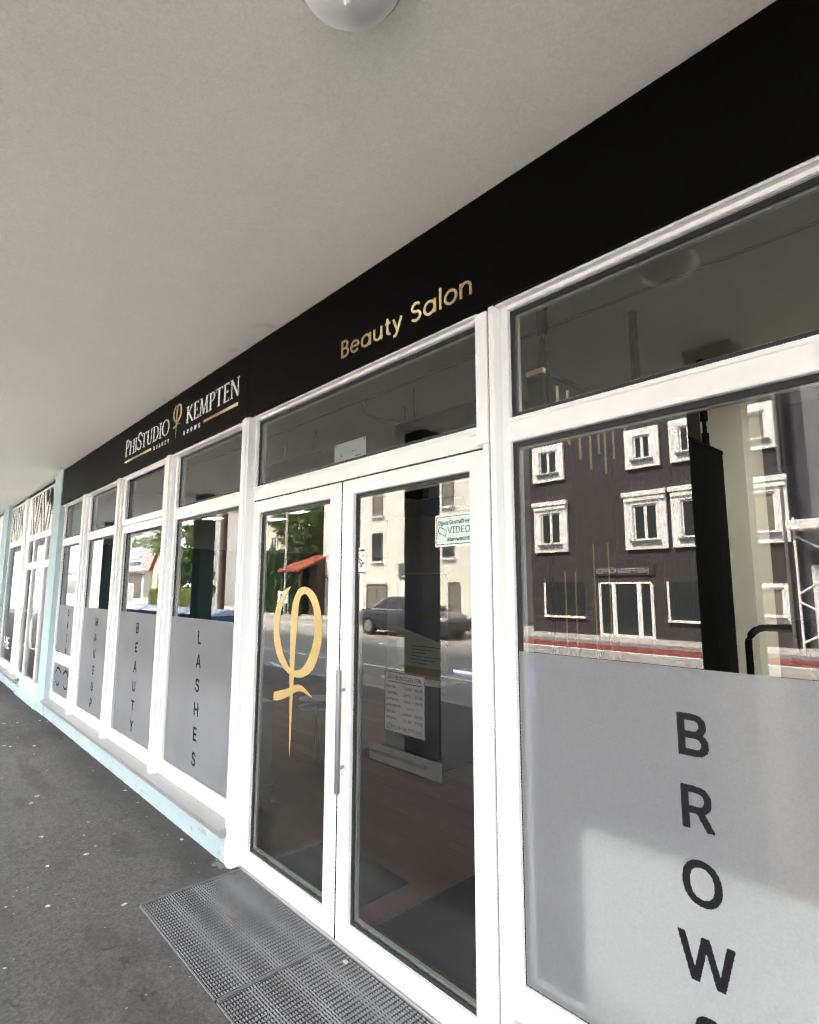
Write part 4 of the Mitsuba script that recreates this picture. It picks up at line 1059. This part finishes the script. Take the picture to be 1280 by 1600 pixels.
# car ------------------------------------------------------------------
def car(x0, y0, label):
    c = thing('sedan_car', label, 'car')
    Lc, Wd = 4.8, 1.82
    xs = np.array([0, .04, .25, .75, 1.15, 1.55, 2.1, 2.6, 3.05, 3.5, 4.0, 4.45, 4.72, 4.8])
    belt = np.array([.62, .78, .92, .98, .97, .96, .96, .955, .95, .93, .89, .80, .66, .55])
    low = np.array([.40, .32, .26, .22, .2, .2, .2, .2, .2, .2, .22, .24, .28, .36])
    wid = np.array([.70, .76, .84, .89, .90, .91, .91, .91, .91, .90, .88, .82, .72, .62])
    v, f = [], []
    prof = [(0.86, 0.0), (0.97, 0.12), (1.0, 0.40), (0.99, 0.62), (0.95, 0.84), (0.86, 1.0)]
    ring_n = 2 * len(prof)
    for x, b, l, w in zip(xs, belt, low, wid):
        half = [(w * a, l + (b - l) * t) for a, t in prof]
        pts = [(-p[0], p[1]) for p in half] + [(p[0], p[1]) for p in half[::-1]]
        v += [(x, p[0], p[1]) for p in pts]
    for i in range(len(xs) - 1):
        for k in range(ring_n):
            a, b_ = i * ring_n + k, i * ring_n + (k + 1) % ring_n
            f += [[a, b_, b_ + ring_n], [a, b_ + ring_n, a + ring_n]]
    for s in (0, (len(xs) - 1) * ring_n):
        for k in range(1, ring_n - 1): f.append([s, s + k, s + k + 1] if s else [s, s + k + 1, s + k])
    body = trimesh.Trimesh(v, f, process=False)
    pos = np.array([x0, y0 - Wd / 2, -0.1])
    fixed = lambda m: (m.apply_translation(pos), m)[1]
    body.fix_normals(); obj('body', fixed(body), CARPAINT, c, smooth=40)
    gx = [(.72, .95), (1.35, 1.34), (1.75, 1.42), (2.35, 1.44), (2.75, 1.38), (3.45, .95)]
    cab = trimesh.convex.convex_hull(np.array([[x, s * (.80 if z < 1 else .60), z] for x, z in gx for s in (-1, 1)]))
    obj('cabin', fixed(cab), CARPAINT, c)
    side = Polygon([(.98, .985), (1.42, 1.31), (1.8, 1.375), (2.35, 1.39), (2.68, 1.335), (3.22, .985)])
    for s in (-1, 1):
        def wall(poly, off, depth=.008):
            m = extr(poly, depth)
            vv = m.vertices.copy(); t = (vv[:, 1] - .95) / (1.44 - .95)
            m.vertices = np.stack([vv[:, 0], s * (.80 - .20 * np.clip((vv[:, 1] - .95) / .39, 0, 1.25) + off + vv[:, 2]), vv[:, 1]], 1)
            m.fix_normals()
            return m
        trim = side.buffer(.055).difference(side)
        obj('window', fixed(wall(side.difference(sbox(2.02, .9, 2.08, 1.5)), .004)), CARGLASS, c)
        obj('window_trim', fixed(wall(trim, .012)), CHROME, c)
        obj('mirror', fixed(C(2.95, 3.12, s * .85, s * 1.02, .96, 1.09, .02)), CARPAINT, c)
    ws = trimesh.convex.convex_hull(np.array([[3.40, s * .72, .985] for s in (-1, 1)] + [[2.80, s * .575, 1.37] for s in (-1, 1)] + [[3.41, s * .72, .99] for s in (-1, 1)] + [[2.815, s * .575, 1.378] for s in (-1, 1)]))
    ws.apply_translation((.012, 0, .012)); obj('windscreen', fixed(ws), CARGLASS, c)
    for x in (.88, 3.86):
        for s in (-1, 1):
            w = part('wheel', c)
            obj('tyre', fixed(cyl((x, s * .72, .33), (x, s * .915, .33), .33, 28)), TYRE, w, smooth=40)
            hub = [cyl((x, s * .91, .33), (x, s * .922, .33), .225, 28)]
            obj('rim', fixed(trimesh.util.concatenate(hub)), STEEL, w, smooth=40)
    for s in (-1, 1):
        obj('headlight', fixed(C(4.48, 4.70, s * .50, s * .78, .62, .74, .03)), LAMPCLEAR, c)
        obj('tail_light', fixed(C(.0, .10, s * .5, s * .80, .70, .82, .02)), MAROON, c)
    for x in (1.35, 2.3):
        obj('door_handle', fixed(C(x, x + .18, .895, .915, .80, .83, .006)), CHROME, c)


car(-17.85, -11.85, 'dark sedan car with bright window trim driving past the cream house')


def motorbike(x, y, label):
    m = thing('motorbike', label, 'motorbike')
    for dx in (0, -1.3):
        w = part('wheel', m)
        t = trimesh.creation.torus(.24, .065, 28, 10); t.apply_transform(trimesh.transformations.rotation_matrix(math.pi / 2, [1, 0, 0])); t.apply_translation((x + dx, y, .205))
        obj('tyre', t, TYRE, w, smooth=True)
        obj('rim', [cyl((x + dx, y - .03, .205), (x + dx, y + .03, .205), .17, 20)], STEEL, w, smooth=40)
    obj('body', trimesh.convex.convex_hull(np.array([[x - .25, y + s * .10, .55] for s in (-1, 1)] + [[x - 1.2, y + s * .12, .5] for s in (-1, 1)] + [[x - 1.4, y + s * .08, .72] for s in (-1, 1)] + [[x - .4, y + s * .12, .82] for s in (-1, 1)] + [[x - .9, y + s * .12, .25] for s in (-1, 1)])), CARPAINT, m)
    obj('seat', [C(x - 1.35, x - .65, y - .11, y + .11, .80, .88, .03)], BLACK, m)
    obj('fork', [cyl((x, y + .06, .205), (x - .25, y + .06, .9), .025, 8), cyl((x, y - .06, .205), (x - .25, y - .06, .9), .025, 8)], STEEL, m)
    obj('handlebar', [cyl((x - .28, y - .33, .95), (x - .28, y + .33, .95), .015, 8)], BLACK, m)


motorbike(-14.5, -14.2, 'dark motorbike parked on the red lane before the cream house')


# planting ---------------------------------------------------------------
def leaves(points, size, seed):
    r = np.random.RandomState(seed)
    n = len(points)
    a = r.normal(size=(n, 3)); a /= np.linalg.norm(a, axis=1, keepdims=True)
    b = np.cross(a, r.normal(size=(n, 3))); b /= np.linalg.norm(b, axis=1, keepdims=True)
    s = size * r.uniform(.6, 1.4, (n, 1))
    v = np.stack([points + a * s, points + b * s * .55, points - a * s, points - b * s * .55], 1).reshape(-1, 3)
    i = np.arange(n)[:, None] * 4
    f = np.vstack([i + [0, 1, 2], i + [0, 2, 3]])
    return trimesh.Trimesh(v, f, process=False)


def tree(x, y, h, rad, base, label, mat, seed, conifer=False, n=5000, leaf=.16):
    r = np.random.RandomState(seed)
    t = thing('tree', label, 'tree')
    tr = trimesh.creation.cone(radius=.035 * h, height=h * .95, sections=10); tr.apply_translation((x, y, -0.1))
    lim = [tr]
    pts = []
    if conifer:
        for k in range(46):
            z = base + (h - base) * (k / 46) ** .9
            R = rad * (1 - (z - base) / (h - base)) ** .8 + .15
            an = r.uniform(0, 6.28)
            R *= r.uniform(.65, 1.1)
            q = r.uniform(0, 1, (n // 46, 1)) ** .6
            d = np.array([[math.cos(an), math.sin(an), -.22]])
            pts.append(np.array([[x, y, z]]) + d * R * q + r.normal(size=(n // 46, 3)) * np.array([.16, .16, .10]) * (R * .9 + .15))
            lim.append(cyl((x, y, z), (x + math.cos(an) * R * .8, y + math.sin(an) * R * .8, z - .15 * R), .03, 5))
    else:
        nc = 26
        for k in range(nc):
            d = r.normal(size=3); d /= np.linalg.norm(d)
            c = np.array([x, y, (base + h) / 2]) + d * np.array([rad, rad, (h - base) / 2]) * r.uniform(.35, .85)
            rr = rad * r.uniform(.28, .46)
            u = r.normal(size=(n // nc, 3)); u /= np.linalg.norm(u, axis=1, keepdims=True)
            pts.append(c + u * rr * r.uniform(.55, 1.05, (n // nc, 1)))
            lim.append(cyl((x, y, base * .8), tuple(c), .05, 5))
    obj('trunk', lim, BARK, t)
    obj('crown', leaves(np.vstack(pts), leaf, seed + 1), mat, t)


def hedge(x0, x1, y0, y1, h, label, mat, seed, dens=130, leaf=.07, round_=.12):
    r = np.random.RandomState(seed)
    t = thing('hedge', label, 'hedge')
    obj('core', [C(x0 + .08, x1 - .08, y0 + .08, y1 - .08, -.1, h - .08, .1)], LEAFD, t)
    P = []
    for (ax, n) in ((0, (y1 - y0) * h), (1, (x1 - x0) * h), (2, (x1 - x0) * (y1 - y0))):
        n = int(n * dens) + 10
        for s in (0, 1):
            p = r.uniform(0, 1, (n, 3)) * np.array([x1 - x0, y1 - y0, h]) + np.array([x0, y0, 0])
            p[:, ax] = (x0, y0, 0)[ax] if s == 0 else (x1, y1, h)[ax]
            p += (meshkit.fbm(p * .9, 3)[:, None] - .5) * .35 + r.normal(size=p.shape) * .03
            P.append(p)
    obj('leaves', leaves(np.vstack(P), leaf, seed + 5), mat, t)


hedge(-37.6, -31.0, -19.2, -17.4, 4.1, 'tall dark clipped hedge beside the lean-to', LEAFD, 21, 110, .10)
hedge(-58, -46.4, -18.2, -17.2, 1.5, 'low yellow green clipped hedge in a line beyond the pale pole', LEAFY, 22, 160, .08)
tree(-36.4, -21.5, 11.5, 4.4, 3.0, 'large broad green tree rising behind the tall dark hedge', LEAFM, 31, n=9000, leaf=.17)
tree(-31.6, -19.3, 9.5, 2.1, 3.2, 'slimmer green tree with drooping twigs beside the cream house', LEAFM, 32, n=4500, leaf=.15)
tree(-54.0, -20.0, 10.0, 3.0, 1.2, 'dark spruce with layered branches behind the yellow green hedge', LEAFM, 33, True, n=9000, leaf=.2)
tree(-81.5, -27.0, 20.0, 4.6, 7.6, 'tall conifer in front of the yellow gabled house', LEAFM, 34, True, n=9000, leaf=.25)
tree(-40.6, -21.5, 5.0, 1.3, 2.2, 'small green tree before the beige house', LEAFM, 35, n=2500, leaf=.12)
# beige houses further left
BH = thing('beige_house', 'tall beige house with small windows left of the big green tree', 'house')
obj('wall', [B(-47, -38.7, -32, -21.0, -.1, 12)], BEIGEREN, BH)
obj('roof', [trimesh.convex.convex_hull(np.array([[-47.3, -20.7, 12], [-38.4, -20.7, 12], [-38.4, -32, 12], [-47.3, -32, 12], [-46, -26, 15], [-39.5, -26, 15]]))], TILE, BH)
for x in (-46.0, -43.6, -41.2):
    for z in (1.2, 4.2, 7.2):
        far_window(BH, x, x + 1.1, z, z + 1.6, -21.0, .12, False, 2, PANE)
WB = thing('bay_house', 'white house with a projecting bay over the hedge', 'house')
obj('wall', [B(-66, -57.5, -33, -22.5, -.1, 10)], TRIM, WB)
obj('bay', [C(-60.6, -58.4, -22.49, -21.3, 3.6, 9.4, .1)], TRIM, WB)
far_window(WB, -60.0, -59.1, 5.5, 7.4, -21.3, .1, False, 1, PANE)
obj('roof', [trimesh.convex.convex_hull(np.array([[-66.4, -22, 10], [-57, -22, 10], [-57, -33, 10], [-66.4, -33, 10], [-65, -27, 12.5], [-58, -27, 12.5]]))], TILE, WB)
PO = thing('pipe_post', 'tall dark and pale double post at the far kerb before the beige house', 'post')
obj('post', [cyl((-41.0, -16.6, -.1), (-41.0, -16.6, 9), .16, 12)], GALV, PO, smooth=40)
obj('post', [cyl((-40.35, -16.6, -.1), (-40.35, -16.6, 9), .22, 12)], TIMBER, PO, smooth=40)
YH = thing('yellow_house', 'yellow gabled house with an orange red roof in the distance', 'house')
gb = Polygon([(-96, 0), (-86, 0), (-86, 5.0), (-91, 9.5), (-96, 5.0)])
m = extr(gb, 9); m.apply_transform(np.array([[1, 0, 0, 0], [0, 0, -1, -30], [0, 1, 0, 0], [0, 0, 0, 1.0]])); obj('wall', m, YELLOWREN, YH)
for s in (-1, 1):
    obj('roof', trimesh.convex.convex_hull(np.array([[-91, -29.6, 9.9], [-91 + s * 5.8, -29.6, 4.7], [-91, -39.4, 9.9], [-91 + s * 5.8, -39.4, 4.7], [-91, -29.6, 9.6], [-91 + s * 5.8, -29.6, 4.4], [-91, -39.4, 9.6], [-91 + s * 5.8, -39.4, 4.4]])), TILE, YH)
for x in (-94, -90): far_window(YH, x, x + 1.2, 2.6, 4.2, -30, .08, False, 2, PANE)
GT = thing('garage', 'low grey building with a dark roof in front of the yellow house', 'garage')
obj('wall', [B(-99, -93.5, -27.5, -24, -.1, 3.6)], FARPAVE, GT); obj('roof', [B(-99.4, -93.1, -27.9, -23.6, 3.601, 3.8)], ROOFGREY, GT)
TW = thing('louvred_block', 'tall white block with horizontal louvre bands', 'office building')
obj('wall', [B(-118, -102.5, -44, -30, 4.6, 30)], TRIM, TW)
obj('leg', [B(-117, -116, -43, -31, -.1, 4.6)], GALV, TW); obj('leg', [B(-104.5, -103.5, -43, -31, -.1, 4.6)], GALV, TW)
for i in range(22):
    obj('louvre', [B(-118.1, -102.4, -29.99, -29.7, 5.6 + i * 1.05, 6.1 + i * 1.05)], GALV if i % 5 else ROOFGREY, TW)
VN = thing('white_van', 'white delivery van parked before the yellow green hedge', 'van')
obj('body', [C(-66, -61, -16.7, -14.8, .3, 2.1, .15)], TRIM, VN); obj('window', [C(-62.3, -61.1, -14.81, -14.78, 1.3, 1.9, .01)], CARGLASS, VN)
for x in (-65, -62): obj('wheel', [cyl((x, -14.95, .25), (x, -14.75, .25), .34, 20)], TYRE, VN, smooth=40)
SB = thing('shop_block', 'white low shop block with dark lettering on its sign band', 'shop building')
obj('wall', [B(-175, -122, -40, -26, -.1, 16)], TRIM, SB)
obj('sign_band', [B(-175, -122, -25.99, -25.8, 3.6, 5.6)], TRIM, SB)
obj('lettering', [fit_text('ele', -126, -134, 3.9, 1.3, -25.8, .05, True, FACEB), fit_text('ele', -150, -160, 3.9, 1.3, -25.8, .05, True, FACEB)], INK, SB)
obj('window', [B(-174, -123, -25.99, -25.9, .4, 3.2)], PANE, SB)
for i in range(4): obj('window', [B(-172 + 12 * i, -164 + 12 * i, -25.99, -25.9, 7, 14)], PANEOLIVE, SB)
obj('blue_sign', [B(-172, -156, -25.8, -25.6, 6.2, 8.2)], BLUESIGN, SB)

# parts that only hold sub-parts and carry no label need no entry
labels = {k: v for k, v in labels.items() if v}
